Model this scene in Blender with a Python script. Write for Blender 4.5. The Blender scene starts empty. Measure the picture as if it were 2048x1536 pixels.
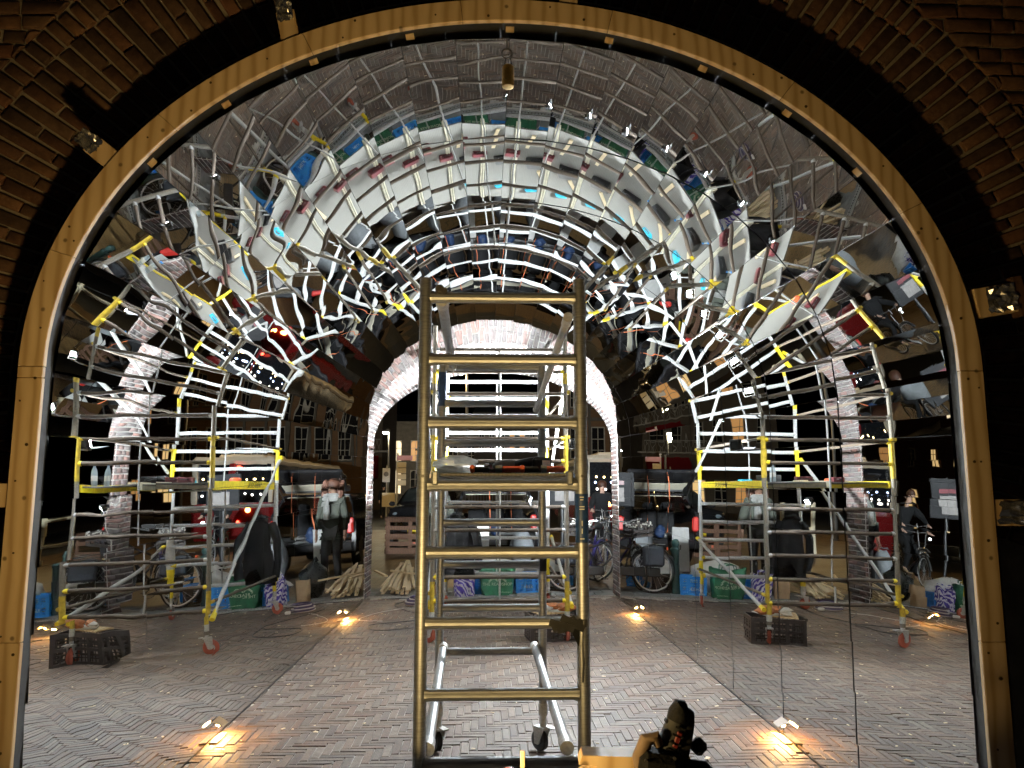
import bpy, math, random
from mathutils import Vector, Matrix
R = math.radians
rnd = random.Random(7)
sc = bpy.context.scene
COL = sc.collection

# ---------------------------------------------------------------- camera
cam_d = bpy.data.cameras.new('camera')
cam = bpy.data.objects.new('camera', cam_d)
COL.objects.link(cam)
cam.location = (0, 0, 1.6)
cam.rotation_euler = (R(90 + 7.67), 0, R(-1.86))
cam_d.sensor_width = 36
cam_d.lens = 27.03
cam_d.clip_start = 0.05
cam_d.clip_end = 600
sc.camera = cam

# ---------------------------------------------------------------- night sky
world = bpy.data.worlds.new('World')
sc.world = world
world.use_nodes = True
wnt = world.node_tree
wbg = wnt.nodes['Background']
wsky = wnt.nodes.new('ShaderNodeTexSky')
wsky.sky_type = 'NISHITA'
wsky.sun_disc = False
wsky.sun_elevation = R(-4.5)
wsky.sun_rotation = R(200)
wnt.links.new(wsky.outputs['Color'], wbg.inputs['Color'])
wbg.inputs['Strength'].default_value = 0.10

# ---------------------------------------------------------------- exposure and sampling
sc.view_settings.view_transform = 'Standard'
sc.view_settings.look = 'None'
sc.view_settings.exposure = 0.95
sc.view_settings.gamma = 1.0
sc.view_settings.use_curve_mapping = False
cy = sc.cycles
cy.max_bounces = 14
cy.glossy_bounces = 12
cy.diffuse_bounces = 3
cy.transmission_bounces = 6
cy.transparent_max_bounces = 8
cy.blur_glossy = 0.6
cy.sample_clamp_indirect = 4.0
cy.use_denoising = True
try:
    cy.denoiser = 'OPENIMAGEDENOISE'
    cy.denoising_input_passes = 'RGB_ALBEDO_NORMAL'
except Exception:
    pass

# ================================================================ helpers
def lamp_light(name, kind, loc, color, energy, parent=None, radius=0.03, **kw):
    d = bpy.data.lights.new(name, kind)
    d.color = color
    d.energy = energy
    if kind in ('POINT', 'SPOT'):
        d.shadow_soft_size = radius
    for k, v in kw.items():
        if k != 'rot':
            setattr(d, k, v)
    o = bpy.data.objects.new(name, d)
    COL.objects.link(o)
    if parent:
        o.parent = parent
    o.location = loc
    if 'rot' in kw:
        o.rotation_euler = kw['rot']
    return o

class NT:
    def __init__(s, name):
        s.m = bpy.data.materials.new(name)
        s.m.use_nodes = True
        s.t = s.m.node_tree
        s.p = s.t.nodes['Principled BSDF']
        s.out = s.t.nodes['Material Output']
    def n(s, typ, **kw):
        o = s.t.nodes.new(typ)
        for k, v in kw.items():
            if k in o.inputs:
                o.inputs[k].default_value = v
            else:
                setattr(o, k, v)
        return o
    def l(s, a, b):
        s.t.links.new(a, b)
    def ramp(s, fac, stops):
        r = s.n('ShaderNodeValToRGB')
        e = r.color_ramp.elements
        while len(e) < len(stops):
            e.new(0.5)
        for i, (p, c) in enumerate(stops):
            e[i].position = p
            e[i].color = (*c, 1) if len(c) == 3 else c
        if fac is not None:
            s.l(fac, r.inputs['Fac'])
        return r.outputs['Color']
    def mix(s, fac, a, b, mode='MIX'):
        x = s.n('ShaderNodeMix', data_type='RGBA', blend_type=mode)
        for sock, v in ((x.inputs[0], fac), (x.inputs[6], a), (x.inputs[7], b)):
            if hasattr(v, 'is_linked') or hasattr(v, 'links'):
                s.l(v, sock)
            else:
                sock.default_value = v if not isinstance(v, tuple) else ((*v, 1) if len(v) == 3 else v)
        return x.outputs[2]
    def coord(s, kind='Object', scale=(1, 1, 1)):
        c = s.n('ShaderNodeTexCoord')
        m = s.n('ShaderNodeMapping')
        m.inputs['Scale'].default_value = scale
        s.l(c.outputs[kind], m.inputs['Vector'])
        return m.outputs['Vector']
    def noise(s, vec, scale, detail=4, rough=0.55):
        n = s.n('ShaderNodeTexNoise')
        n.inputs['Scale'].default_value = scale
        n.inputs['Detail'].default_value = detail
        n.inputs['Roughness'].default_value = rough
        if vec is not None:
            s.l(vec, n.inputs['Vector'])
        return n.outputs['Fac']
    def bump(s, h, strength=0.3, dist=0.01):
        b = s.n('ShaderNodeBump')
        b.inputs['Strength'].default_value = strength
        b.inputs['Distance'].default_value = dist
        s.l(h, b.inputs['Height'])
        s.l(b.outputs['Normal'], s.p.inputs['Normal'])
    def set(s, **kw):
        for k, v in kw.items():
            k = k.replace('_', ' ')
            s.p.inputs[k].default_value = (*v, 1) if isinstance(v, tuple) and len(v) == 3 else v
        return s

MATS = {}
def simple(name, col, rough=0.5, metal=0.0, var=0.18, vscale=14, bump=0.0, bscale=60, spec=0.5):
    """colour with a procedural grime variation and optional fine relief"""
    if name in MATS:
        return MATS[name]
    t = NT(name)
    v = t.coord('Object')
    f = t.noise(v, vscale, 5)
    lo = tuple(c * (1 - var) for c in col)
    hi = tuple(min(1, c * (1 + var)) for c in col)
    t.l(t.ramp(f, [(0.3, lo), (0.7, hi)]), t.p.inputs['Base Color'])
    rr = t.n('ShaderNodeMapRange')
    rr.inputs['To Min'].default_value = max(0.02, rough - 0.1)
    rr.inputs['To Max'].default_value = min(1, rough + 0.12)
    t.l(t.noise(v, vscale * 2.3, 3), rr.inputs['Value'])
    t.l(rr.outputs[0], t.p.inputs['Roughness'])
    t.set(Metallic=metal)
    t.p.inputs['Specular IOR Level'].default_value = spec
    if bump:
        t.bump(t.noise(v, bscale, 5), bump, 0.01)
    MATS[name] = t.m
    return t.m

def emit(name, col, strength):
    if name in MATS:
        return MATS[name]
    t = NT(name)
    t.set(Base_Color=tuple(min(1, c) for c in col), Roughness=0.4)
    t.p.inputs['Emission Color'].default_value = (*col, 1)
    t.p.inputs['Emission Strength'].default_value = strength
    MATS[name] = t.m
    return t.m

class MB:
    def __init__(s):
        s.v = []
        s.f = []
    def add(s, vs, fs):
        o = len(s.v)
        s.v += [tuple(v) for v in vs]
        s.f += [tuple(i + o for i in f) for f in fs]
        return s
    def box(s, c, d, rot=None):
        c = Vector(c)
        hx, hy, hz = d[0] / 2, d[1] / 2, d[2] / 2
        vs = [Vector((x, y, z)) for x in (-hx, hx) for y in (-hy, hy) for z in (-hz, hz)]
        if rot is not None:
            vs = [rot @ v for v in vs]
        vs = [v + c for v in vs]
        return s.add(vs, [(0, 1, 3, 2), (4, 6, 7, 5), (0, 4, 5, 1), (2, 3, 7, 6), (0, 2, 6, 4), (1, 5, 7, 3)])
    def bbox(s, c, d, b, rot=None):
        """box with chamfered edges (rounded look)"""
        c = Vector(c)
        b = min(b, min(d) * 0.45)
        hx, hy, hz = d[0] / 2, d[1] / 2, d[2] / 2
        vs = []
        idx = {}
        for sx in (-1, 1):
            for sy in (-1, 1):
                for sz in (-1, 1):
                    for a in range(3):
                        p = [sx * (hx - (0 if a == 0 else b)), sy * (hy - (0 if a == 1 else b)), sz * (hz - (0 if a == 2 else b))]
                        idx[(sx, sy, sz, a)] = len(vs)
                        vs.append(Vector(p))
        fs = []
        I = lambda x, y, z, a: idx[(x, y, z, a)]
        for q in (-1, 1):
            f = [I(q, -1, -1, 0), I(q, 1, -1, 0), I(q, 1, 1, 0), I(q, -1, 1, 0)]
            fs.append(f if q > 0 else f[::-1])
            f = [I(-1, q, -1, 1), I(-1, q, 1, 1), I(1, q, 1, 1), I(1, q, -1, 1)]
            fs.append(f if q > 0 else f[::-1])
            f = [I(-1, -1, q, 2), I(1, -1, q, 2), I(1, 1, q, 2), I(-1, 1, q, 2)]
            fs.append(f if q > 0 else f[::-1])
        for p in (-1, 1):
            for q in (-1, 1):
                f = [I(-1, p, q, 1), I(1, p, q, 1), I(1, p, q, 2), I(-1, p, q, 2)]
                fs.append(f if p * q > 0 else f[::-1])
                f = [I(p, -1, q, 2), I(p, 1, q, 2), I(p, 1, q, 0), I(p, -1, q, 0)]
                fs.append(f if p * q > 0 else f[::-1])
                f = [I(p, q, -1, 0), I(p, q, 1, 0), I(p, q, 1, 1), I(p, q, -1, 1)]
                fs.append(f if p * q > 0 else f[::-1])
                for r_ in (-1, 1):
                    f = [I(p, q, r_, 0), I(p, q, r_, 1), I(p, q, r_, 2)]
                    fs.append(f if p * q * r_ > 0 else f[::-1])
        if rot is not None:
            vs = [rot @ v for v in vs]
        return s.add([v + c for v in vs], fs)
    def tube(s, p0, p1, r, n=10, r1=None, cap=True):
        p0, p1 = Vector(p0), Vector(p1)
        r1 = r if r1 is None else r1
        d = (p1 - p0).normalized()
        a = d.orthogonal().normalized()
        b = d.cross(a)
        vs = []
        for p, rr in ((p0, r), (p1, r1)):
            for i in range(n):
                t = 2 * math.pi * i / n
                vs.append(p + (a * math.cos(t) + b * math.sin(t)) * rr)
        fs = [(i, (i + 1) % n, n + (i + 1) % n, n + i) for i in range(n)]
        if cap:
            fs += [tuple(range(n))[::-1], tuple(range(n, 2 * n))]
        return s.add(vs, fs)
    def path(s, pts, r, n=6):
        pts = [Vector(p) for p in pts]
        rings = []
        up = None
        for i, p in enumerate(pts):
            d = (pts[min(i + 1, len(pts) - 1)] - pts[max(i - 1, 0)]).normalized()
            if up is None:
                up = d.orthogonal().normalized()
            a = (up - d * up.dot(d)).normalized()
            up = a
            b = d.cross(a)
            rr = r[i] if isinstance(r, (list, tuple)) else r
            rings.append([p + (a * math.cos(2 * math.pi * k / n) + b * math.sin(2 * math.pi * k / n)) * rr for k in range(n)])
        vs = [v for g in rings for v in g]
        fs = []
        for i in range(len(pts) - 1):
            for k in range(n):
                fs.append((i * n + k, i * n + (k + 1) % n, (i + 1) * n + (k + 1) % n, (i + 1) * n + k))
        fs += [tuple(range(n))[::-1], tuple(range((len(pts) - 1) * n, len(pts) * n))]
        return s.add(vs, fs)
    def lathe(s, prof, n=16, M=None):
        vs = []
        for r, z in prof:
            for k in range(n):
                t = 2 * math.pi * k / n
                vs.append(Vector((r * math.cos(t), r * math.sin(t), z)))
        if M is not None:
            vs = [M @ v for v in vs]
        fs = []
        for i in range(len(prof) - 1):
            for k in range(n):
                fs.append((i * n + k, i * n + (k + 1) % n, (i + 1) * n + (k + 1) % n, (i + 1) * n + k))
        fs += [tuple(range(n))[::-1], tuple(range((len(prof) - 1) * n, len(prof) * n))]
        return s.add(vs, fs)
    def torus(s, c, R_, r, axis='x', n=28, m=8, sq=1.0):
        c = Vector(c)
        vs = []
        for i in range(n):
            t = 2 * math.pi * i / n
            for j in range(m):
                u = 2 * math.pi * j / m
                q = R_ + r * math.cos(u)
                w = r * math.sin(u) * sq
                if axis == 'x':
                    p = Vector((w, q * math.cos(t), q * math.sin(t)))
                elif axis == 'y':
                    p = Vector((q * math.cos(t), w, q * math.sin(t)))
                else:
                    p = Vector((q * math.cos(t), q * math.sin(t), w))
                vs.append(p + c)
        fs = [(i * m + j, ((i + 1) % n) * m + j, ((i + 1) % n) * m + (j + 1) % m, i * m + (j + 1) % m) for i in range(n) for j in range(m)]
        return s.add(vs, fs)
    def chip(s, q, nrm, depth, ch=0.004, jit=0.0):
        """a brick / tile: quad q (4 points, front face outline), body of given depth behind it, chamfered front"""
        nrm = Vector(nrm).normalized()
        q = [Vector(p) for p in q]
        if jit:
            q = [p + Vector((rnd.uniform(-jit, jit), rnd.uniform(-jit, jit), rnd.uniform(-jit, jit))) for p in q]
        c = sum(q, Vector()) / 4
        inner = []
        for i in range(4):
            e0 = (q[(i + 1) % 4] - q[i]).normalized()
            e1 = (q[i - 1] - q[i]).normalized()
            inner.append(q[i] + (e0 + e1) * ch)
        vs = [p - nrm * depth for p in q] + [p - nrm * ch for p in q] + inner
        fs = [(8, 9, 10, 11)]
        for i in range(4):
            j = (i + 1) % 4
            fs.append((4 + i, 4 + j, 8 + j, 8 + i))
            fs.append((i, j, 4 + j, 4 + i))
        # orientation
        nn = (inner[1] - inner[0]).cross(inner[2] - inner[1])
        if nn.dot(nrm) < 0:
            fs = [f[::-1] for f in fs]
        return s.add(vs, fs)
    def sphere(s, c, r, n=14, m=9, sc3=(1, 1, 1)):
        c = Vector(c)
        prof = [(r * math.sin(math.pi * i / m), -r * math.cos(math.pi * i / m)) for i in range(m + 1)]
        prof[0] = (r * 0.02, -r)
        prof[-1] = (r * 0.02, r)
        M = Matrix.Translation(c) @ Matrix.Diagonal((*sc3, 1))
        return s.lathe(prof, n, M)
    def mesh(s, name, mat, smooth=40):
        me = bpy.data.meshes.new(name)
        me.from_pydata(s.v, [], s.f)
        me.update()
        if smooth:
            me.polygons.foreach_set('use_smooth', [True] * len(me.polygons))
            me.set_sharp_from_angle(angle=R(smooth))
        if mat:
            me.materials.append(mat)
        return me
    def build(s, name, mat, parent=None, smooth=40, local=False):
        """world coordinates unless local; parts are stored relative to their parent"""
        if parent is not None and not local:
            off = Vector(parent.location)
            g = parent.parent
            while g is not None:
                off = off + Vector(g.location)
                g = g.parent
            s.v = [tuple(Vector(v) - off) for v in s.v]
        org = None
        if parent is None and not local:
            xs, ys, zs = zip(*s.v)
            org = Vector(((min(xs) + max(xs)) / 2, (min(ys) + max(ys)) / 2, min(zs)))
            s.v = [tuple(Vector(v) - org) for v in s.v]
        o = bpy.data.objects.new(name, s.mesh(name, mat, smooth))
        COL.objects.link(o)
        if parent is not None:
            o.parent = parent
        elif org is not None:
            o.location = org
        return o

def tag(o, label=None, cat=None, group=None, kind=None):
    if label:
        o['label'] = label
    if cat:
        o['category'] = cat
    if group:
        o['group'] = group
    if kind:
        o['kind'] = kind
    return o

def thing(name, label, cat, loc=(0, 0, 0), rotz=0, group=None):
    o = bpy.data.objects.new(name, None)
    o.empty_display_size = 0.1
    COL.objects.link(o)
    o.location = loc
    o.rotation_euler = (0, 0, rotz)
    return tag(o, label, cat, group)

def copy_tree(o, parent=None):
    c = o.copy()
    COL.objects.link(c)
    if parent is not None:
        c.parent = parent
    for ch in list(o.children):
        copy_tree(ch, c)
    return c

def text_mesh(name, body, size, mat, M, parent=None, extrude=0.0005, font_shear=0.0, local=False):
    """flat lettering; M maps text plane (x right, y up) to the parent / world space"""
    cu = bpy.data.curves.new(name, 'FONT')
    cu.body = body
    cu.size = size
    cu.extrude = extrude
    cu.shear = font_shear
    cu.align_x = 'CENTER'
    cu.align_y = 'CENTER'
    cu.resolution_u = 2
    tmp = bpy.data.objects.new('tmp', cu)
    COL.objects.link(tmp)
    bpy.context.view_layer.update()
    me = bpy.data.meshes.new_from_object(tmp.evaluated_get(bpy.context.evaluated_depsgraph_get()))
    bpy.data.objects.remove(tmp)
    me.transform(M)
    if parent is not None and not local:
        me.transform(Matrix.Translation(-Vector(parent.location)))
    me.materials.clear()
    me.materials.append(mat)
    o = bpy.data.objects.new(name, me)
    COL.objects.link(o)
    if parent is not None:
        o.parent = parent
    return o

def faceM(loc, right, up):
    right, up = Vector(right).normalized(), Vector(up).normalized()
    n = right.cross(up)
    return Matrix(((right.x, up.x, n.x, loc[0]), (right.y, up.y, n.y, loc[1]), (right.z, up.z, n.z, loc[2]), (0, 0, 0, 1)))

# ================================================================ materials
def mat_mirror():
    t = NT('polished mirror sheet')
    v = t.coord('Object')
    f = t.noise(v, 3.0, 3)
    t.l(t.ramp(f, [(0.3, (0.76, 0.77, 0.76)), (0.75, (0.85, 0.855, 0.85))]), t.p.inputs['Base Color'])
    t.set(Metallic=1.0, Roughness=0.0)
    # faint smears left by hands and wiping
    sm = t.noise(t.coord('Object', (2, 1, 9)), 2.5, 6, 0.7)
    rr = t.n('ShaderNodeMapRange')
    rr.inputs['From Min'].default_value = 0.62
    rr.inputs['From Max'].default_value = 0.9
    rr.inputs['To Min'].default_value = 0.0
    rr.inputs['To Max'].default_value = 0.10
    t.l(sm, rr.inputs['Value'])
    t.l(rr.outputs[0], t.p.inputs['Roughness'])
    return t.m
M_MIRROR = mat_mirror()

def mat_brick(name, cols, mortar_dust=0.2, rough=0.88, stain=None):
    t = NT(name)
    oi = t.n('ShaderNodeObjectInfo')
    ge = t.n('ShaderNodeNewGeometry')
    add = t.n('ShaderNodeMath', operation='ADD')
    t.l(oi.outputs['Random'], add.inputs[0])
    t.l(ge.outputs['Random Per Island'], add.inputs[1])
    fr = t.n('ShaderNodeMath', operation='FRACT')
    t.l(add.outputs[0], fr.inputs[0])
    n = len(cols)
    base = t.ramp(fr.outputs[0], [(i / max(1, n - 1), c) for i, c in enumerate(cols)])
    g = t.n('ShaderNodeNewGeometry')
    f = t.noise(g.outputs['Position'], 22, 6, 0.65)
    dark = t.mix(t.ramp(f, [(0.35, (0, 0, 0)), (0.62, (1, 1, 1))]), t.mix(1.0, base, (0.55, 0.5, 0.48), 'MULTIPLY'), base)
    f2 = t.noise(g.outputs['Position'], 60, 4, 0.7)
    dusty = t.mix(t.ramp(f2, [(0.62, (0, 0, 0)), (0.78, (mortar_dust,) * 3)]), dark, (0.5, 0.44, 0.36))
    if stain:
        f3 = t.noise(g.outputs['Position'], 1.1, 5, 0.6)
        dusty = t.mix(t.ramp(f3, [(0.38, (0.75,) * 3), (0.62, (0, 0, 0))]), dusty, t.mix(1.0, dusty, stain, 'MULTIPLY'))
    t.l(dusty, t.p.inputs['Base Color'])
    rr = t.n('ShaderNodeMapRange')
    rr.inputs['To Min'].default_value = rough - 0.14
    rr.inputs['To Max'].default_value = min(1, rough + 0.12)
    t.l(f, rr.inputs['Value'])
    t.l(rr.outputs[0], t.p.inputs['Roughness'])
    t.bump(t.noise(g.outputs['Position'], 90, 6, 0.7), 0.6, 0.006)
    return t.m

M_BRICK = mat_brick('old red brown brick', [(0.14, 0.058, 0.030), (0.11, 0.055, 0.030), (0.18, 0.080, 0.040), (0.075, 0.042, 0.026), (0.21, 0.105, 0.050), (0.12, 0.070, 0.042)])
M_BRICKF = mat_brick('pale weathered arch brick', [(0.11, 0.080, 0.074), (0.085, 0.068, 0.066), (0.15, 0.080, 0.066), (0.055, 0.048, 0.048), (0.10, 0.085, 0.08)], 0.12)
M_PAVER = mat_brick('clay paver', [(0.155, 0.112, 0.082), (0.130, 0.104, 0.085), (0.185, 0.128, 0.090), (0.112, 0.092, 0.078), (0.205, 0.168, 0.134), (0.165, 0.100, 0.068), (0.088, 0.066, 0.053), (0.180, 0.130, 0.098)], 0.35, 0.60, (0.62, 0.55, 0.50))
M_MORTAR = simple('lime mortar', (0.26, 0.215, 0.155), 0.95, var=0.25, vscale=8, bump=0.5, bscale=70)
M_MORTARF = simple('pale mortar', (0.50, 0.475, 0.45), 0.95, var=0.15, vscale=8, bump=0.5, bscale=70)
M_SAND = simple('jointing sand', (0.40, 0.37, 0.33), 0.95, var=0.3, vscale=9, bump=0.5, bscale=140)

def mat_wood(name, base, dark, axis_scale=(1, 1, 12), ring=9.0, rough=0.6, knots=True):
    t = NT(name)
    v = t.coord('Object', axis_scale)
    w = t.n('ShaderNodeTexWave', wave_type='BANDS', bands_direction='X')
    w.inputs['Scale'].default_value = ring
    w.inputs['Distortion'].default_value = 4.5
    w.inputs['Detail'].default_value = 3
    w.inputs['Detail Scale'].default_value = 1.2
    oi = t.n('ShaderNodeObjectInfo')
    vm = t.n('ShaderNodeVectorMath', operation='SCALE')
    cmb = t.n('ShaderNodeCombineXYZ')
    for i in range(3):
        t.l(oi.outputs['Random'], cmb.inputs[i])
    t.l(cmb.outputs[0], vm.inputs[0])
    vm.inputs['Scale'].default_value = 37
    ad = t.n('ShaderNodeVectorMath', operation='ADD')
    t.l(v, ad.inputs[0])
    t.l(vm.outputs[0], ad.inputs[1])
    t.l(ad.outputs[0], w.inputs['Vector'])
    grain = t.ramp(w.outputs['Fac'], [(0.0, tuple(0.85 * d_ + 0.15 * b_ for d_, b_ in zip(dark, base))), (0.30, tuple(0.25 * d_ + 0.75 * b_ for d_, b_ in zip(dark, base))), (0.7, base), (1.0, tuple(min(1, c * 1.05) for c in base))])
    f = t.noise(ad.outputs[0], 30, 4)
    c = t.mix(t.ramp(f, [(0.35, (0.25,) * 3), (0.7, (0, 0, 0))]), grain, dark)
    if knots:
        vo = t.n('ShaderNodeTexVoronoi', feature='F1', voronoi_dimensions='2D')
        vo.inputs['Scale'].default_value = 4.2
        g = t.n('ShaderNodeNewGeometry')
        sp = t.n('ShaderNodeSeparateXYZ')
        cb2 = t.n('ShaderNodeCombineXYZ')
        t.l(g.outputs['Position'], sp.inputs[0])
        t.l(sp.outputs['X'], cb2.inputs[0]); t.l(sp.outputs['Z'], cb2.inputs[1])
        t.l(cb2.outputs[0], vo.inputs['Vector'])
        k = t.ramp(vo.outputs['Distance'], [(0.022, (0.85,) * 3), (0.045, (0, 0, 0))])
        c = t.mix(k, c, tuple(x * 0.35 for x in dark))
    t.l(c, t.p.inputs['Base Color'])
    t.set(Roughness=rough)
    t.bump(f, 0.15, 0.004)
    return t.m

M_PLY = mat_wood('pale plywood', (0.66, 0.49, 0.28), (0.44, 0.28, 0.125), (1, 1, 0.22), 5.5)
M_PINE = mat_wood('raw pine batten', (0.80, 0.68, 0.47), (0.66, 0.50, 0.30), (8, 8, 1), 4)
M_PALLET = mat_wood('worn pallet wood', (0.10, 0.046, 0.022), (0.06, 0.028, 0.015), (1, 8, 8), 5, 0.8)
M_DECK = mat_wood('grey platform plywood', (0.125, 0.12, 0.108), (0.085, 0.08, 0.07), (6, 1, 1), 3, 0.7, False)

def mat_metal(name, col, rough, streak=(3, 3, 30), scuff=0.35, metal=0.92):
    t = NT(name)
    v = t.coord('Object', streak)
    f = t.noise(v, 7, 6, 0.65)
    lo = tuple(c * 0.62 for c in col)
    t.l(t.ramp(f, [(0.28, lo), (0.6, col)]), t.p.inputs['Base Color'])
    rr = t.n('ShaderNodeMapRange')
    rr.inputs['To Min'].default_value = rough
    rr.inputs['To Max'].default_value = min(1, rough + scuff)
    t.l(t.noise(v, 11, 5), rr.inputs['Value'])
    t.l(rr.outputs[0], t.p.inputs['Roughness'])
    t.set(Metallic=metal)
    t.bump(t.noise(v, 60, 3), 0.08, 0.002)
    return t.m
M_ALU = mat_metal('brushed aluminium tube', (0.42, 0.43, 0.44), 0.30)
M_STEEL = mat_metal('galvanised steel tube', (0.56, 0.56, 0.55), 0.4, (9, 9, 9), 0.3, 0.6)
M_STEELW = mat_metal('weathered shaded steel rung', (0.080, 0.058, 0.040), 0.65, (9, 9, 9), 0.3, 0.1)  # weathered brown, with the shade of the backlit near rungs coloured in
M_CHROME = mat_metal('chrome', (0.8, 0.8, 0.8), 0.06, (2, 2, 2), 0.1)
M_BRASS = mat_metal('brass', (0.62, 0.42, 0.14), 0.2, (3, 3, 3), 0.2)
M_DARKSTEEL = mat_metal('dark steel', (0.16, 0.15, 0.14), 0.4, (4, 4, 4))
M_FOIL = mat_metal('crumpled foil', (0.85, 0.83, 0.78), 0.1, (6, 6, 6), 0.15)
M_YELLOW = simple('yellow paint', (0.78, 0.60, 0.02), 0.4, var=0.2, vscale=20)
M_BLACK = simple('black plastic', (0.015, 0.015, 0.016), 0.42, var=0.3)
M_RUBBER = simple('black rubber', (0.02, 0.02, 0.02), 0.75, var=0.3)
M_REDPL = simple('orange red plastic', (0.62, 0.10, 0.03), 0.45)
M_REDW = simple('red wheel rubber', (0.36, 0.085, 0.05), 0.6)
M_WHITE = simple('white paint', (0.72, 0.72, 0.70), 0.5, var=0.1)
M_PAPER = simple('white paper', (0.75, 0.74, 0.70), 0.8, var=0.08)
M_BLUEPL = simple('bright blue plastic', (0.02, 0.22, 0.62), 0.42, var=0.12)
M_BLUEST = simple('blue sticker', (0.015, 0.05, 0.16), 0.45, var=0.3, vscale=30)
M_GREENB = simple('dark green woven bag', (0.01, 0.10, 0.045), 0.6, var=0.25, bump=0.3)
M_CLOTHB = simple('black cloth', (0.006, 0.006, 0.007), 0.95, var=0.4, bump=0.5, bscale=40)
M_GREYPL = simple('grey plastic', (0.16, 0.16, 0.16), 0.5)
M_TAPE = simple('black tape', (0.012, 0.012, 0.012), 0.35)

# ================================================================ the ground
def ground_sheet(name, x0, x1, y0, y1, z, mat, lip=0.0):
    mb = MB()
    mb.add([(x0, y0, z), (x1, y0, z), (x1, y1, z), (x0, y1, z)], [(0, 1, 2, 3)])
    if lip:
        mb.add([(x0, y0, z), (x1, y0, z), (x1, y0, z - lip), (x0, y0, z - lip)], [(0, 3, 2, 1)])
    o = mb.build(name, mat, None, smooth=0)
    tag(o, kind='structure')
    return o

def mat_street(name, c1, c2, mortar, sx, sy, rough=0.6):
    t = NT(name)
    v = t.n('ShaderNodeNewGeometry').outputs['Position']
    b = t.n('ShaderNodeTexBrick')
    b.inputs['Color1'].default_value = (*c1, 1)
    b.inputs['Color2'].default_value = (*c2, 1)
    b.inputs['Mortar'].default_value = (*mortar, 1)
    b.inputs['Scale'].default_value = 1.0
    b.inputs['Brick Width'].default_value = sx
    b.inputs['Row Height'].default_value = sy
    b.inputs['Mortar Size'].default_value = 0.011
    t.l(v, b.inputs['Vector'])
    f = t.noise(v, 1.3, 6, 0.6)
    c = t.mix(t.ramp(f, [(0.35, (0.5,) * 3), (0.65, (0, 0, 0))]), b.outputs['Color'], tuple(x * 0.45 for x in c1))
    t.l(c, t.p.inputs['Base Color'])
    rr = t.n('ShaderNodeMapRange')
    rr.inputs['To Min'].default_value = rough - 0.3
    rr.inputs['To Max'].default_value = rough + 0.2
    t.l(f, rr.inputs['Value'])
    t.l(rr.outputs[0], t.p.inputs['Roughness'])
    inv = t.n('ShaderNodeMath', operation='SUBTRACT')
    inv.inputs[0].default_value = 1
    t.l(b.outputs['Fac'], inv.inputs[1])
    t.bump(inv.outputs[0], 0.5, 0.008)
    return t.m
M_STREET = mat_street('street clinkers', (0.115, 0.080, 0.048), (0.19, 0.13, 0.075), (0.035, 0.028, 0.022), 0.21, 0.10)
M_ASPH = simple('asphalt', (0.05, 0.05, 0.048), 0.7, var=0.3, vscale=3, bump=0.4, bscale=90)

ground_sheet('ground', -300, 300, -120, 420, -0.06, M_ASPH)
ground_sheet('street', -60, 60, 12.75, 30.0, -0.004, M_STREET, 0.05)
ground_sheet('road', -120, 120, 30.0, 60.0, -0.03, M_ASPH)
ground_sheet('square', -120, 120, 60.0, 160.0, 0.02, M_STREET, 0.09)
ground_sheet('forecourt', -40, 40, -30, 2.45, -0.002, M_STREET)
bed = ground_sheet('tunnel_floor', -3.0, 3.2, 2.45, 11.62, -0.007, M_SAND)

# herringbone clay pavers, axis aligned, 200 x 50 mm
def pavers():
    W, L, n = 0.0525, 0.21, 4
    gap = 0.0022
    variants = {0: [], 1: []}
    for o in (0, 1):
        for k in range(8):
            mb = MB()
            hx, hy = (L / 2 - gap, W / 2 - gap) if o == 0 else (W / 2 - gap, L / 2 - gap)
            tl = [rnd.uniform(-0.0022, 0.0022) for _ in range(4)]
            j = lambda: rnd.uniform(-0.0012, 0.0012)
            q = [(-hx + j(), -hy + j(), tl[0]), (hx + j(), -hy + j(), tl[1]), (hx + j(), hy + j(), tl[2]), (-hx + j(), hy + j(), tl[3])]
            mb.chip(q, (0, 0, 1), 0.05, rnd.uniform(0.0025, 0.0045))
            variants[o].append(mb)
    spots = []
    i0, i1 = int(-1.95 / W), int(2.15 / W)
    j0, j1 = int(2.45 / W), int(11.60 / W)
    for i in range(i0, i1):
        for jj in range(j0, j1):
            t = (i - jj) % (2 * n)
            if t == 0 and jj * W < 11.52:
                spots.append((0, (i + n / 2) * W, (jj + 0.5) * W))
            elif t == 2 * n - 1 and (jj + n) * W < 11.6:
                spots.append((1, (i + 0.5) * W, (jj + n / 2) * W))
    spots = [s for s in spots if -1.80 < s[1] < 1.98 and s[2] > 2.5]
    near = sorted([s for s in spots if s[2] > 4.66 and -1.72 < s[1] < 1.9], key=lambda s: s[2])[:300]
    nset = set(near)
    meshes = {o: [mb.mesh('paver', M_PAVER, 0) for mb in variants[o]] for o in (0, 1)}
    for s in near:
        o = bpy.data.objects.new('paver', meshes[s[0]][rnd.randrange(8)])
        COL.objects.link(o)
        o.parent = bed
        o.location = Vector((s[1], s[2], rnd.uniform(-0.002, 0.002))) - Vector(bed.location)
        o.rotation_euler = (0, 0, R(rnd.uniform(-0.6, 0.6)))
    big = MB()
    for s in spots:
        if s in nset:
            continue
        mb = variants[s[0]][rnd.randrange(8)]
        z = rnd.uniform(-0.002, 0.002)
        a = R(rnd.uniform(-0.6, 0.6))
        ca, sa = math.cos(a), math.sin(a)
        big.add([(s[1] + x * ca - y * sa, s[2] + x * sa + y * ca, z + zz) for x, y, zz in mb.v], mb.f)
    o = big.build('paver_field', M_PAVER, bed, smooth=0)
    tag(o, kind='stuff')
pavers()

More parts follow.
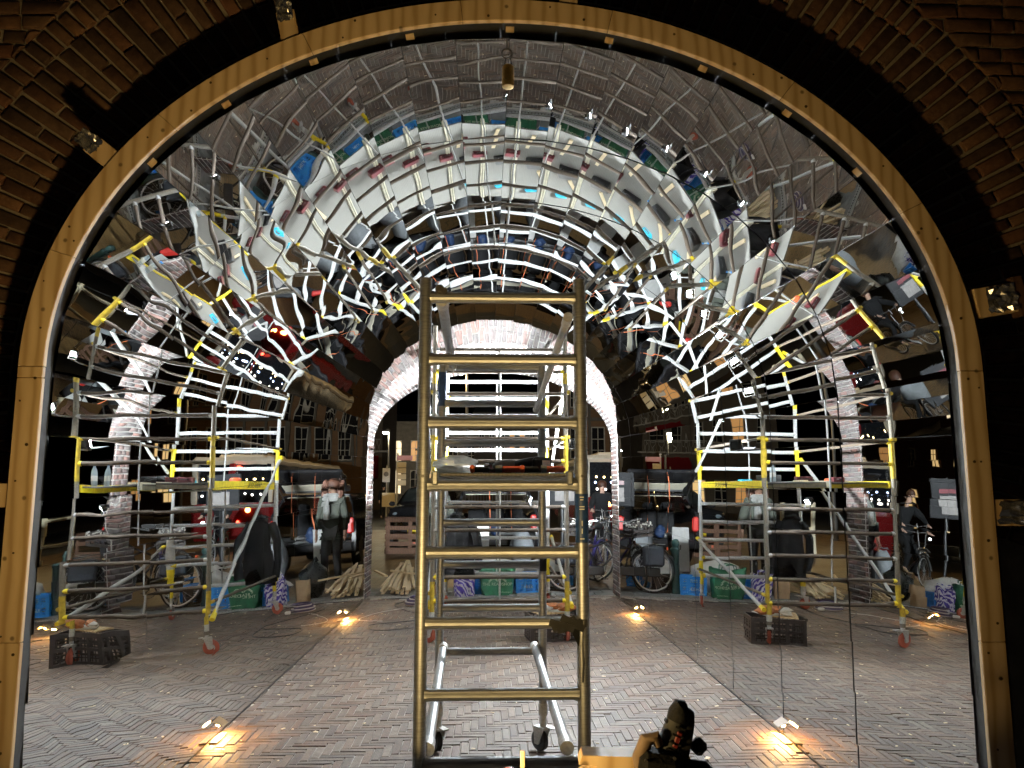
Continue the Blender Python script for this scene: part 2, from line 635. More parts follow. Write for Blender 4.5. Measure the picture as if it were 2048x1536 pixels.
# sidewalk tiles beyond the drain
M_TILE = simple('grey concrete tile', (0.17, 0.165, 0.155), 0.85, var=0.3, vscale=5, bump=0.4, bscale=80)
side = ground_sheet('sidewalk', -3.2, 3.6, 11.74, 12.75, -0.02, M_SAND)
for ix in range(22):
    for iy in range(3):
        mb = MB()
        x0, y0 = -3.15 + ix * 0.3 + (0.15 if iy % 2 else 0), 11.76 + iy * 0.325
        z = rnd.uniform(-0.003, 0.003)
        mb.chip([(x0, y0, z), (x0 + 0.294, y0, z), (x0 + 0.294, y0 + 0.318, z), (x0, y0 + 0.318, z)], (0, 0, 1), 0.04, 0.005, 0.001)
        mb.build('tile', M_TILE, side, smooth=0)

dr = thing('slot_drain', 'narrow dark slot drain crossing the floor at the far tunnel end', 'drain', (0.1, 11.68, 0))
MB().box((0.1, 11.68, -0.03), (6.6, 0.10, 0.02)).build('channel', M_DARKSTEEL, dr)
for yy in (11.636, 11.724):
    MB().box((0.1, yy, -0.008), (6.6, 0.012, 0.03)).build('rim', M_STEEL, dr)
g = MB()
for k in range(130):
    g.box((-3.15 + k * 0.05, 11.68, -0.006), (0.012, 0.076, 0.02))
tag(g.build('grate', M_DARKSTEEL, dr), kind='stuff')

# ================================================================ mirror tunnel
CX, AW = 0.0925, 1.84
YF, YB = 3.13, 11.35
NR = 8
def prof_params(y):
    t = (y - YF) / (YB - YF)
    return 2.06 + 0.27 * t, 1.49 - 0.07 * t      # spring height, rise
NW, NA = 8, 22
def profile(y):
    s, b = prof_params(y)
    pts = []
    for k in range(NW):
        pts.append((CX - AW, 0.012 + (s - 0.012) * k / NW))
    # equal arc steps on the half ellipse
    N = 600
    P = [(CX - AW * math.cos(math.pi * i / N), s + b * math.sin(math.pi * i / N)) for i in range(N + 1)]
    d = [0]
    for i in range(N):
        d.append(d[-1] + math.hypot(P[i + 1][0] - P[i][0], P[i + 1][1] - P[i][1]))
    k = 0
    for m in range(NA):
        L = d[-1] * m / NA
        while d[k + 1] < L:
            k += 1
        f = (L - d[k]) / (d[k + 1] - d[k])
        pts.append((P[k][0] + (P[k + 1][0] - P[k][0]) * f, P[k][1] + (P[k + 1][1] - P[k][1]) * f))
    for k in range(NW + 1):
        pts.append((CX + AW, s - (s - 0.012) * k / NW))
    return pts

tun = thing('mirror_tunnel', 'barrel vaulted tunnel lined with rows of polished mirror panels', 'tunnel', (CX, YF, 0))
NP = 2 * NW + NA
for ring in range(NR):
    ya = YF + (YB - YF) * ring / NR
    yb = YF + (YB - YF) * (ring + 1) / NR
    pa_all, pb_all = profile(ya), profile(yb)
    for k in range(NP):
        wallL, wallR = k < NW, k >= NW + NA
        right = k >= NP // 2
        gapy = 0.008 if right else 0.0012
        gapt = 0.0012
        A0, A1 = Vector((pa_all[k][0], ya + gapy, pa_all[k][1])), Vector((pa_all[k + 1][0], ya + gapy, pa_all[k + 1][1]))
        B0, B1 = Vector((pb_all[k][0], yb - gapy, pb_all[k][1])), Vector((pb_all[k + 1][0], yb - gapy, pb_all[k + 1][1]))
        ed = (A1 - A0).normalized()
        nrm = Vector((0, 1, 0)).cross(ed).normalized()
        if nrm.dot(Vector((CX, A0.y, 1.6)) - A0) < 0:
            nrm = -nrm
        # lean of every sheet (clapboard fashion on the walls)
        if wallL:
            lean = -math.tan(R([3.2, 3.0, 2.8, 2.2, 1.4, 0.9, 0.4, 0.1][k])) * (A1 - A0).length
            lo, hi = 0.0, lean
        elif wallR:
            lean = -math.tan(R([1.4, 1.3, 1.2, 0.9, 0.7, 0.5, 0.3, 0.1][NP - 1 - k])) * (A1 - A0).length
            lo, hi = lean, 0.0
        else:
            lo, hi = rnd.uniform(-0.0008, 0.0008), rnd.uniform(-0.0008, 0.0008)
        # sheet distortion
        if wallR:
            amp = 0.00035 if ring > 0 else 0.0005
        elif wallL:
            amp = 0.0016 if ring == 0 else 0.0005
        elif right:
            amp = 0.00065
        else:
            amp = 0.0012
        bow = rnd.uniform(-1, 1) * amp
        bow2 = rnd.uniform(-1, 1) * amp * 0.45
        tw = rnd.uniform(-1, 1) * amp * 0.7
        wav = [(rnd.uniform(-1, 1) * amp * 0.30, rnd.uniform(1.0, 2.6), rnd.uniform(0, 6.28), rnd.uniform(0.1, 0.4), rnd.uniform(0, 6.28)) for _ in range(3)]
        buck = None
        if rnd.random() < (0.28 if not (wallL or wallR) else 0.08):
            buck = (rnd.uniform(0.15, 0.85), rnd.uniform(0.2, 0.8), rnd.choice((-1, 1)) * amp * rnd.uniform(0.4, 0.9), rnd.uniform(0.07, 0.13))
        nu, nv = 9, 25
        vs = []
        for j in range(nv):
            u = j / (nv - 1)
            for i in range(nu):
                t = gapt / 0.25 + (1 - 2 * gapt / 0.25) * i / (nu - 1)
                p = (A0 * (1 - t) + A1 * t) * (1 - u) + (B0 * (1 - t) + B1 * t) * u
                h = lo * (1 - t) + hi * t
                h += bow * math.sin(math.pi * u) + bow2 * math.sin(math.pi * t) + tw * (u - 0.5) * (t - 0.5)
                for a, fu, pu, ft, pt in wav:
                    h += a * math.sin(2 * math.pi * fu * u + pu) * math.cos(2 * math.pi * ft * t + pt)
                if buck:
                    dd = ((u - buck[0]) ** 2 + ((t - buck[1]) * 0.25) ** 2) / buck[3] ** 2
                    h += buck[2] * math.exp(-dd)
                vs.append(p + nrm * h)
        fs = []
        for j in range(nv - 1):
            for i in range(nu - 1):
                fs.append((j * nu + i, j * nu + i + 1, (j + 1) * nu + i + 1, (j + 1) * nu + i))
        mb = MB().add(vs, fs)
        mb.build('mirror_panel', M_MIRROR, tun, smooth=180)

# black shell for the timber barrel, added so no light leaks between sheets
def shell():
    mb = MB()
    ys = [YF - 0.01 + (YB - YF + 0.02) * i / 8 for i in range(9)]
    grid = []
    for y in ys:
        s, b = prof_params(y)
        row = [(CX - AW - 0.055, y, -0.01), (CX - AW - 0.055, y, s)]
        row += [(CX - (AW + 0.055) * math.cos(math.pi * i / 40), y, s + (b + 0.055) * math.sin(math.pi * i / 40)) for i in range(1, 40)]
        row += [(CX + AW + 0.055, y, s), (CX + AW + 0.055, y, -0.01)]
        grid.append(row)
    n = len(grid[0])
    mb.add([p for r in grid for p in r], [(j * n + i, j * n + i + 1, (j + 1) * n + i + 1, (j + 1) * n + i) for j in range(8) for i in range(n - 1)])
    mb.build('backing_shell', M_TAPE, tun)
    for sx in (-1, 1):
        MB().box((CX + sx * (AW + 0.004), (YF + YB) / 2, 0.004), (0.012, YB - YF, 0.01)).build('sill_strip', M_TAPE, tun)
shell()

# ================================================================ wooden arch frame
YW0, YW1 = 3.055, 3.078          # front and back of the ply frame
SP, RI = 2.075, 1.51            # spring and rise of the frame's inner edge
IA = 1.845
FW = 0.098
frame = thing('arch_frame', 'pale plywood arch frame round the mouth of the mirror tunnel', 'frame', (CX, YW0, 0))
def ell(a, b, th, y):
    return Vector((CX - a * math.cos(th), y, SP + b * math.sin(th)))
cuts = [0.0, 0.30, 0.72, 1.10, 1.46, 1.80, 2.25, 2.68, 3.1416]
for c0, c1 in zip(cuts[:-1], cuts[1:]):
    mb = MB()
    n = 14
    rows = []
    off = rnd.uniform(-0.001, 0.001)
    for i in range(n + 1):
        th = c0 + 0.0006 + (c1 - c0 - 0.0012) * i / n
        ch = 0.003
        rows.append([ell(IA, RI, th, YW1), ell(IA, RI, th, YW0 + ch + off), ell(IA + ch, RI + ch, th, YW0 + off), ell(IA + FW - ch, RI + FW - ch, th, YW0 + off), ell(IA + FW, RI + FW, th, YW0 + ch + off), ell(IA + FW, RI + FW, th, YW1)])
    vs = [p for r_ in rows for p in r_]
    fs = []
    for i in range(n):
        for k in range(6):
            fs.append((i * 6 + k, i * 6 + (k + 1) % 6, (i + 1) * 6 + (k + 1) % 6, (i + 1) * 6 + k))
    fs += [(0, 1, 2, 3, 4, 5)[::-1], tuple(n * 6 + k for k in range(6))]
    mb.add(vs, fs).build('arch_board', M_PLY, frame, smooth=30)
for sx in (-1, 1):
    zs = [0.0, 1.02, 2.03, SP] if sx < 0 else [0.0, 1.0, SP]
    for z0, z1 in zip(zs[:-1], zs[1:]):
        MB().bbox((CX + sx * (IA + FW / 2), (YW0 + YW1) / 2 + rnd.uniform(-0.001, 0.001), (z0 + z1) / 2), (FW, YW1 - YW0, z1 - z0 - 0.0015), 0.003).build('leg_board', M_PLY, frame)

gk = MB()
rows = []
for i in range(-6, 67):
    if i < 0:
        f_ = lambda o_, y_: Vector((CX - IA - o_, y_, SP * (i + 6) / 6))
    elif i > 60:
        f_ = lambda o_, y_: Vector((CX + IA + o_, y_, SP * (66 - i) / 6))
    else:
        f_ = lambda o_, y_: ell(IA + o_, RI + o_, math.pi * i / 60, y_)
    rows.append([f_(0.003, YW1 + 0.001), f_(0.003, 3.128), f_(0.075, 3.128), f_(0.075, YW1 + 0.001)])
gk.add([p for r_ in rows for p in r_], [(i * 4 + k, i * 4 + (k + 1) % 4, (i + 1) * 4 + (k + 1) % 4, (i + 1) * 4 + k) for i in range(len(rows) - 1) for k in range(4)])
gk.build('gap_blackout', M_RUBBER, frame)  # black ring added to darken the gap and stop light leaking
# small shims between frame and mirror, screws in the boards
for i in range(9):
    th = 0.62 + (math.pi - 1.24) * i / 8
    p = ell(IA + 0.009, RI + 0.009, th, 3.125)
    nrm = Vector((-math.cos(th) / IA, 0, math.sin(th) / RI)).normalized()
    tang = Vector((nrm.z, 0, -nrm.x))
    M = Matrix((tang, Vector((0, 1, 0)), nrm)).transposed()
    MB().box(p, (0.036, 0.04, 0.020), M).build('shim', M_PLY, frame)
M_SCREW = simple('screw head', (0.12, 0.08, 0.04), 0.5, 0.6)
for th, q in ((0.10, 0.03), (0.22, 0.07), (0.34, 0.025), (0.37, 0.07), (0.66, 0.05), (0.78, 0.02), (0.86, 0.075), (1.00, 0.05), (1.18, 0.02), (1.22, 0.08), (1.40, 0.04), (1.52, 0.02), (1.66, 0.07), (1.74, 0.03), (1.95, 0.06), (2.16, 0.03), (2.22, 0.08), (2.31, 0.03), (2.55, 0.06), (2.74, 0.03), (2.78, 0.07), (3.0, 0.04)):
    r0 = rnd.uniform(0.0035, 0.0065)
    p = ell(IA + q, RI + q, th, YW0)
    MB().tube(p + Vector((0, -0.0015, 0)), p + Vector((0, 0.004, 0)), r0, 10).build('screw', M_SCREW, frame)
for sx in (-1, 1):
    for z_, q in ((0.62, 0.03), (0.9, 0.07), (0.99, 0.025), (1.06, 0.07), (1.35, 0.05), (1.66, 0.06), (1.72, 0.03), (1.97, 0.07), (2.05, 0.02)):
        r0 = rnd.uniform(0.0035, 0.0065)
        p = Vector((CX + sx * (IA + q + rnd.uniform(-0.01, 0.01)), YW0, z_ + rnd.uniform(-0.05, 0.05)))
        MB().tube(p + Vector((0, -0.0025, 0)), p + Vector((0, 0.004, 0)), r0, 10).build('screw', M_SCREW, frame)

# stay battens from the frame to the masonry, with foil padding
def foil(parent, c, w, h, d, M):
    mb = MB()
    n = 9
    for face in range(2):
        vs = []
        for i in range(n):
            for j in range(n):
                e = 1 if 0 < i < n - 1 and 0 < j < n - 1 else 0.3
                vs.append(M @ Vector(((i / (n - 1) - 0.5) * w + rnd.uniform(-1, 1) * w * 0.05, -d / 2 * (1 - 2 * face) + rnd.uniform(-1, 1) * 0.012 * e, (j / (n - 1) - 0.5) * h + rnd.uniform(-1, 1) * h * 0.05)) + Vector(c))
        mb.add(vs, [(i * n + j, (i + 1) * n + j, (i + 1) * n + j + 1, i * n + j + 1) for i in range(n - 1) for j in range(n - 1)])
    return mb.build('foil_wrap', M_FOIL, parent, smooth=0)

def stay(p0, dirv, length, width, label, foil_at=None, block=False):
    d = Vector(dirv).normalized()
    p0 = Vector(p0)
    c = p0 + d * length / 2
    t = thing('stay_batten', label, 'batten', (p0.x, p0.y, p0.z), group='short battens staying the arch frame')
    side = Vector((d.z, 0, -d.x))
    M = Matrix((d, Vector((0, 1, 0)), side)).transposed()
    MB().bbox(c, (length, 0.038, width), 0.002, M).build('batten', M_PLY, t)
    if foil_at is not None:
        a, L = foil_at
        foil(t, p0 + d * a + Vector((0, -0.026, 0)), L, width * 0.86, 0.02, M)
    if block:
        MB().bbox(p0 + d * (length + 0.018), (0.045, 0.06, width * 1.35), 0.003, M).build('end_block', M_PALLET, t)
    return t

YS = 3.083
stay(ell(IA + FW + 0.002, RI + FW + 0.002, 1.07, YS), (-0.22, 0, 1), 0.13, 0.078, 'short batten with crumpled foil at its tip, upper left of the arch frame', (0.125, 0.10))
stay(ell(IA + FW + 0.002, RI + FW + 0.002, 0.565, YS), (-0.72, 0, 0.58), 0.12, 0.085, 'short batten with foil tip on the left shoulder of the arch frame', (0.115, 0.10))
stay(ell(IA + FW + 0.002, RI + FW + 0.002, 1.70, YS), (0.05, 0, 1), 0.16, 0.08, 'plain stub batten standing on the crown of the arch frame')
stay((CX + IA + FW + 0.002, YS, 2.36), (1, 0, 0.18), 0.17, 0.125, 'broad foil wrapped batten stub on the right flank of the arch frame', (0.10, 0.13), True)
stay((CX + IA + FW + 0.002, YS, 1.50), (1, 0, 0.0), 0.40, 0.105, 'horizontal foil wrapped batten on the right leg of the arch frame', (0.16, 0.30))
stay((CX - IA - FW - 0.002, YS, 1.57), (-1, 0, 0), 0.40, 0.092, 'horizontal batten with two screws on the left leg of the arch frame')
stay((CX - IA - FW - 0.002, YS, 0.95), (-1, 0, 0), 0.40, 0.092, 'lowest horizontal batten on the left leg of the arch frame')

# padlock hanging from the crown
pl = thing('padlock', 'brass padlock hanging from a hook at the crown of the arch', 'padlock', (0.085, 3.16, 3.33))
MB().lathe([(0.004, 3.335), (0.025, 3.337), (0.027, 3.345), (0.027, 3.425), (0.024, 3.432), (0.004, 3.434)], 20, Matrix.Translation((0.085, 3.16, 0))).build('lock_body', M_BRASS, pl)
pts = [(0.085 + 0.014 * math.cos(a), 3.16, 3.452 + 0.022 * math.sin(a)) for a in [math.pi * k / 8 for k in range(9)]]
MB().path([(0.099, 3.16, 3.43)] + pts + [(0.071, 3.16, 3.43)], 0.004, 8).build('shackle', M_CHROME, pl)
MB().torus((0.08, 3.16, 3.495), 0.022, 0.004, 'y').tube((0.08, 3.16, 3.515), (0.08, 3.16, 3.56), 0.004).build('hook', M_DARKSTEEL, pl)

# ================================================================ near brick wall round the arch
YN = 3.33
nw = thing('gate_wall', 'old brown brick gate wall with arch rings behind the plywood frame', 'wall', (CX, YN, 0))
cand = []
def nell(o, th, y=YN):
    a, b = 1.84 + o, 1.50 + o * 1.04
    return Vector((CX - a * math.cos(th), y, 2.08 + b * math.sin(th)))
def brickq(q, proud=0.0):
    q = [p + Vector((0, -proud, 0)) for p in q]
    return q
def ring(o0, o1, pitch, seq):
    th = -0.35
    k = 0
    while th < math.pi + 0.35:
        mid = (o0 + o1) / 2
        a, b = 1.84 + mid, 1.50 + mid * 1.04
        ds = math.hypot(a * math.sin(th), b * math.cos(th))
        st = pitch * rnd.uniform(0.9, 1.1) / ds
        cutsr = seq[k % len(seq)]
        e = 0.0065 / ds
        for c0, c1 in zip(cutsr[:-1], cutsr[1:]):
            r0, r1 = o0 + (o1 - o0) * c0 + 0.007, o0 + (o1 - o0) * c1 - 0.007
            w = rnd.uniform(-0.15, 0.15) * e
            cand.append(brickq([nell(r0, th + e + w), nell(r0, th + st - e + w), nell(r1, th + st - e - w), nell(r1, th + e - w)], rnd.uniform(0, 0.012)))
        th += st
        k += 1
ring(0.30, 0.80, 0.068, [(0, 0.36, 1.0), (0, 0.62, 1.0)])
ring(0.80, 0.935, 0.068, [(0, 1.0)])
# horizontal courses outside the rings
z = 0.0
course = 0
while z < 4.7:
    h = 0.072
    x = -4.2 + (0.12 if course % 2 else 0)
    while x < 4.4:
        L = rnd.choice((0.21, 0.115, 0.215)) * rnd.uniform(0.95, 1.05)
        x1 = x + L
        # clip against the outer ring
        o = 0.945
        a, b = 1.84 + o, 1.50 + o * 1.04
        def inside(xx, zz):
            if zz < 2.08:
                return abs(xx - CX) < a
            return ((xx - CX) / a) ** 2 + ((zz - 2.08) / b) ** 2 < 1
        za, zb = z + 0.007, z + h - 0.007
        xa, xb = x + 0.006, x1 - 0.006
        pts = [Vector((xa, YN, za)), Vector((xb, YN, za)), Vector((xb, YN, zb)), Vector((xa, YN, zb))]
        ins = [inside(p.x, p.z) for p in pts]
        if not all(ins):
            if any(ins):
                for q in range(4):
                    if ins[q]:
                        zz = pts[q].z
                        ex = a * math.sqrt(max(0, 1 - ((zz - 2.08) / b) ** 2)) if zz > 2.08 else a
                        sgn = 1 if pts[q].x > CX else -1
                        pts[q].x = CX + sgn * ex
                if abs(pts[1].x - pts[0].x) < 0.02 and abs(pts[2].x - pts[3].x) < 0.02:
                    x = x1
                    continue
            if -3.2 < (xa + xb) / 2 < 3.4:
                cand.append(brickq(pts, rnd.uniform(0, 0.010)))
        x = x1
    z += h
    course += 1
def vis_key(q):
    c = sum(q, Vector()) / 4
    # inside the photographed corner areas
    px = (c.x - 0.112) / c.y
    pz = (c.z - 1.6) / c.y
    inview = abs(px) < 0.69 and -0.3 < pz < 0.67
    lit = ((c.x - CX) / 2.02) ** 2 + ((c.z - 2.08) / 1.68) ** 2 > 1.12 or c.z < 2.08
    return (0 if inview and lit else 1, abs(c.x - CX))
cand.sort(key=vis_key)
mbig = MB()
for i, q in enumerate(cand):
    mb = MB().chip(q, (0, -1, 0), 0.06, rnd.uniform(0.006, 0.011), 0.0035)
    if i < 300:
        mb.build('brick', M_BRICK, nw, smooth=50)
    else:
        mbig.add(mb.v, mb.f)
tag(mbig.build('brickwork', M_BRICK, nw, smooth=50), kind='stuff')
# mortar bed behind the bricks, with the arched opening left free
def holed_wall(y, thick, hole, x0, x1, ztop, mat, name, parent, zb=-0.05):
    mb = MB()
    n = len(hole)
    front = [Vector((p[0], y, p[1])) for p in hole]
    out = []
    for p in hole:
        if p[1] <= zb + 0.06:
            out.append((x0 if p[0] < CX else x1, zb))
        else:
            d = Vector((p[0] - CX, p[1] - 1.0))
            ts = []
            if d.x:
                ts.append(((x1 if d.x > 0 else x0) - CX) / d.x)
            if d.y > 0:
                ts.append((ztop - 1.0) / d.y)
            t = min([q for q in ts if q > 0])
            out.append((CX + d.x * t, 1.0 + d.y * t))
    outer = [Vector((p[0], y, p[1])) for p in out]
    back = [p + Vector((0, thick, 0)) for p in front]
    fs = [(i, i + 1, n + i + 1, n + i) for i in range(n - 1)] + [(i, 2 * n + i, 2 * n + i + 1, i + 1) for i in range(n - 1)]
    bo = [p + Vector((0, thick, 0)) for p in outer]
    fs += [(2 * n + i, 3 * n + i, 3 * n + i + 1, 2 * n + i + 1) for i in range(n - 1)]
    mb.add(front + outer + back + bo, fs)
    return mb.build(name, mat, parent, smooth=0)
hole = [(CX - 2.14, -0.05)] + [(CX - 2.14 * math.cos(math.pi * i / 48), 2.08 + 1.81 * math.sin(math.pi * i / 48)) for i in range(49)] + [(CX + 2.14, -0.05)]
holed_wall(YN + 0.012, 0.35, hole, -4.2, 4.4, 4.75, M_MORTAR, 'mortar', nw)

# ================================================================ far brick arch
YA, YA2 = 11.40, 11.98
fa = thing('brick_arch', 'floodlit brick arch at the far end of the mirror tunnel', 'arch', (CX, YA, 0))
FS, FB, FA = 2.26, 1.13, 1.838
def fel(o, th, y):
    return Vector((CX - (FA + o) * math.cos(th), y, FS + (FB + o) * math.sin(th)))
fc = []
th = 0.0
k = 0
while th < math.pi - 0.01:
    ds = math.hypot((FA + 0.2) * math.sin(th), (FB + 0.2) * math.cos(th))
    st = 0.0745 * rnd.uniform(0.92, 1.08) / ds
    st = min(st, math.pi - th)
    e = 0.007 / ds
    seq = [(0, 0.20, 0.44), (0, 0.10, 0.32, 0.44)][k % 2]
    for o0, o1 in zip(seq[:-1], seq[1:]):
        y = YA - rnd.uniform(0.0, 0.008)
        fc.append(([fel(o0 + 0.006, th + e, y), fel(o0 + 0.006, th + st - e, y), fel(o1 - 0.006, th + st - e, y), fel(o1 - 0.006, th + e, y)], (0, -1, 0)))
    # soffit bricks
    ys = [(YA + 0.012, YA + 0.2, YA + 0.4, YA2 - 0.01), (YA + 0.012, YA + 0.1, YA + 0.3, YA2 - 0.01)][k % 2]
    mid = th + st / 2
    nn = Vector((math.cos(mid) / FA, 0, -math.sin(mid) / FB)).normalized()
    for y0, y1 in zip(ys[:-1], ys[1:]):
        fc.append(([fel(0, th + e, y0 + 0.006), fel(0, th + st - e, y0 + 0.006), fel(0, th + st - e, y1 - 0.006), fel(0, th + e, y1 - 0.006)], nn))
    th += st
    k += 1
for sx in (-1, 1):
    k = 0
    z = 0.0
    while z < FS - 0.02:
        h = min(0.0745, FS - z)
        x = CX + sx * FA
        ys = [(YA + 0.012, YA + 0.2, YA + 0.4, YA2 - 0.01), (YA + 0.012, YA + 0.1, YA + 0.3, YA2 - 0.01)][k % 2]
        for y0, y1 in zip(ys[:-1], ys[1:]):
            xx = x - sx * rnd.uniform(0, 0.006)
            fc.append(([Vector((xx, y0 + 0.006, z + 0.007)), Vector((xx, y1 - 0.006, z + 0.007)), Vector((xx, y1 - 0.006, z + h - 0.007)), Vector((xx, y0 + 0.006, z + h - 0.007))], (-sx, 0, 0)))
        ws = [(0.006, 0.2, 0.42), (0.006, 0.1, 0.31, 0.42)][k % 2]
        for o0, o1 in zip(ws[:-1], ws[1:]):
            y = YA - rnd.uniform(0, 0.006)
            fc.append(([Vector((x + sx * (o0 + 0.006), y, z + 0.007)), Vector((x + sx * (o1 - 0.006), y, z + 0.007)), Vector((x + sx * (o1 - 0.006), y, z + h - 0.007)), Vector((x + sx * (o0 + 0.006), y, z + h - 0.007))], (0, -1, 0)))
        z += h
        k += 1
def fkey(it):
    q, n = it
    c = sum(q, Vector()) / 4
    off = abs(c.x - CX)
    hidden = (abs(c.x - CX) > 1.86 and c.z < 2.3)
    return (1 if hidden else 0, c.y)
fc.sort(key=fkey)
big = MB()
for i, (q, n) in enumerate(fc):
    mb = MB().chip(q, n, 0.05, rnd.uniform(0.005, 0.009), 0.003)
    if i < 300:
        mb.build('brick', M_BRICKF, fa, smooth=50)
    else:
        big.add(mb.v, mb.f)
tag(big.build('brickwork', M_BRICKF, fa, smooth=50), kind='stuff')
fh = [(CX - FA - 0.008, -0.05)] + [(CX - (FA + 0.008) * math.cos(math.pi * i / 48), FS + (FB + 0.008) * math.sin(math.pi * i / 48)) for i in range(49)] + [(CX + FA + 0.008, -0.05)]
holed_wall(YA + 0.006, YA2 - YA - 0.006, fh, -2.9, 3.1, 5.2, M_MORTARF, 'mortar', fa)

# ================================================================ front aluminium tower
def caster(parent, x, y, r, wheel_mat, yaw=0.4, top=0.22, plate=M_STEEL):
    c, s = math.cos(yaw), math.sin(yaw)
    ax = Vector((c, s, 0))
    fw = Vector((-s, c, 0))
    cen = Vector((x, y, r)) + fw * 0.03
    w = MB()
    M = Matrix.Translation(cen) @ Matrix((ax.cross(Vector((0, 0, 1))), Vector((0, 0, 1)), ax)).transposed().to_4x4()
    w.lathe([(r * 0.35, -0.018), (r * 0.9, -0.018), (r, -0.012), (r, 0.012), (r * 0.9, 0.018), (r * 0.35, 0.018)], 24, M)
    wo = w.build('caster_wheel', wheel_mat, parent)
    MB().lathe([(0.004, -0.026), (r * 0.38, -0.024), (r * 0.38, 0.024), (0.004, 0.026)], 14, M).build('hub', plate, wo)
    f = MB()
    for sg in (-1, 1):
        o = ax * sg * 0.029
        top_p = Vector((x, y, 2 * r + 0.012))
        q = [top_p - fw * 0.035 + o, top_p + fw * 0.05 + o, cen + fw * 0.018 + o - Vector((0, 0, 0.018)), cen - fw * 0.018 + o - Vector((0, 0, 0.018))]
        q2 = [p + ax * sg * 0.004 for p in q]
        f.add(q + q2, [(0, 1, 2, 3), (7, 6, 5, 4), (0, 4, 5, 1), (1, 5, 6, 2), (2, 6, 7, 3), (3, 7, 4, 0)])
    f.box((x, y, 2 * r + 0.018), (0.075, 0.095, 0.012), Matrix.Rotation(yaw, 3, 'Z'))
    f.box(Vector((x, y, 2 * r + 0.03)) - fw * 0.07, (0.04, 0.06, 0.008), Matrix.Rotation(yaw, 3, 'Z'))
    f.build('caster_fork', plate, parent)
    MB().tube((x, y, 2 * r + 0.02), (x, y, top + 0.02), 0.021, 14).tube((x, y, top - 0.02), (x, y, top + 0.05), 0.029, 14).build('caster_stem', plate, parent)

def ringed_tube(mb, p0, p1, r, grooves=True):
    """a fluted ladder rung with flared welds"""
    p0, p1 = Vector(p0), Vector(p1)
    d = (p1 - p0).normalized()
    a = Vector((0, 0, 1))
    b = d.cross(a).normalized()
    n = 28
    prof = []
    for i in range(n):
        t = 2 * math.pi * i / n
        q = r * (0.955 if (grooves and i % 2) else 1.0)
        prof.append((math.cos(t) * q, math.sin(t) * q))
    st = [(0.0, 1.16), (0.012, 1.14), (0.022, 1.0)]
    L = (p1 - p0).length
    st = st + [(L - 0.022, 1.0), (L - 0.012, 1.14), (L, 1.16)]
    vs = []
    for s_, k in st:
        for u, w in prof:
            vs.append(p0 + d * s_ + (a * u + b * w) * k)
    fs = []
    for i in range(len(st) - 1):
        for k in range(n):
            fs.append((i * n + k, i * n + (k + 1) % n, (i + 1) * n + (k + 1) % n, (i + 1) * n + k))
    mb.add(vs, fs)

tw = thing('alloy_tower', 'narrow aluminium scaffold tower standing in the tunnel mouth', 'scaffold', (0.05, 3.1, 0))
Y1, Y2 = 3.09, 4.95
FRONT = (-0.253, 0.378)
REAR = (-0.29, 0.352)
ZR = [2.374, 2.116, 1.859, 1.610, 1.346, 1.078, 0.812, 0.561]
for (xl, xr), y, zr, zt in ((FRONT, Y1, ZR, 2.452), (REAR, Y2, [2.376, 2.139, 1.884, 1.621, 1.38, 1.12, 0.854, 0.592], 2.45)):
    for i, x in enumerate((xl, xr)):
        mb = MB()
        segs = [(0.25, zt)]
        n = 20
        for z0, z1 in segs:
            mb.tube((x, y, z0), (x, y, z1), 0.0255, n, cap=False)
            mb.tube((x, y, z1 - 0.001), (x, y, z0 + 0.001), 0.0225, n, cap=False)
        up = mb.build('upright', M_ALU, tw)
        if y == Y1:
            for za, zb in ([(2.296, 2.352), (1.885, 1.94), (1.655, 1.712)] if i else [(1.655, 1.73)]):
                MB().tube((x, y, za), (x, y, zb), 0.0287, n).build('collar', M_ALU, up)
            MB().tube((x, y - 0.027, 1.645), (x, y - 0.02, 1.645), 0.006, 10).build('locking_pin', M_DARKSTEEL, up)
            MB().tube((x - 0.034, y, 1.75), (x + 0.034, y, 1.75), 0.004, 8).build('spring_clip', M_DARKSTEEL, up)
        else:
            for za, zb in [(1.82, 1.86), (1.62, 1.68), (0.22, 0.27)]:
                MB().tube((x, y, za), (x, y, zb), 0.0285, n).build('collar', M_ALU, up)
    for z in zr:
        mb = MB()
        ringed_tube(mb, (xl + 0.018, y, z), (xr - 0.018, y, z), 0.0238)
        mb.build('rung', M_ALU, tw, smooth=25)
    for i, x in enumerate((xl, xr)):
        caster(tw, x, y, 0.0625, M_RUBBER, 0.55 if i == 0 else 0.7, 0.235)
# stickers and tape
MB().tube((FRONT[1], Y1, 1.385), (FRONT[1], Y1, 1.575), 0.0262, 20, cap=False).build('sticker', M_BLUEST, tw)['label'] = 'dark blue printed sticker on the right front upright'
for zz, L in ((1.562, 0.016), (1.552, 0.012), (1.525, 0.02), (1.515, 0.02), (1.46, 0.003), (1.43, 0.003), (1.40, 0.018)):
    MB().box((FRONT[1] - 0.002, Y1 - 0.0262, zz), (L, 0.001, 0.004 if L > 0.005 else 0.02)).build('sticker_print', M_PAPER, tw)
MB().tube((REAR[0], Y2, 2.12), (REAR[0], Y2, 2.34), 0.0262, 20, cap=False).build('sticker', M_BLUEST, tw)
MB().tube((REAR[1] + 0.001, Y2, 1.08), (REAR[1] + 0.001, Y2, 1.16), 0.0262, 20, cap=False).build('sticker', M_BLACK, tw)
mb = MB()
for k in range(5):
    a = rnd.uniform(-0.5, 0.5)
    mb.box((0.30 + rnd.uniform(-0.03, 0.05), Y1 - 0.026 - 0.002 * k, 1.078 + rnd.uniform(-0.02, 0.005)), (0.10, 0.002, 0.028), Matrix.Rotation(a, 3, 'Y'))
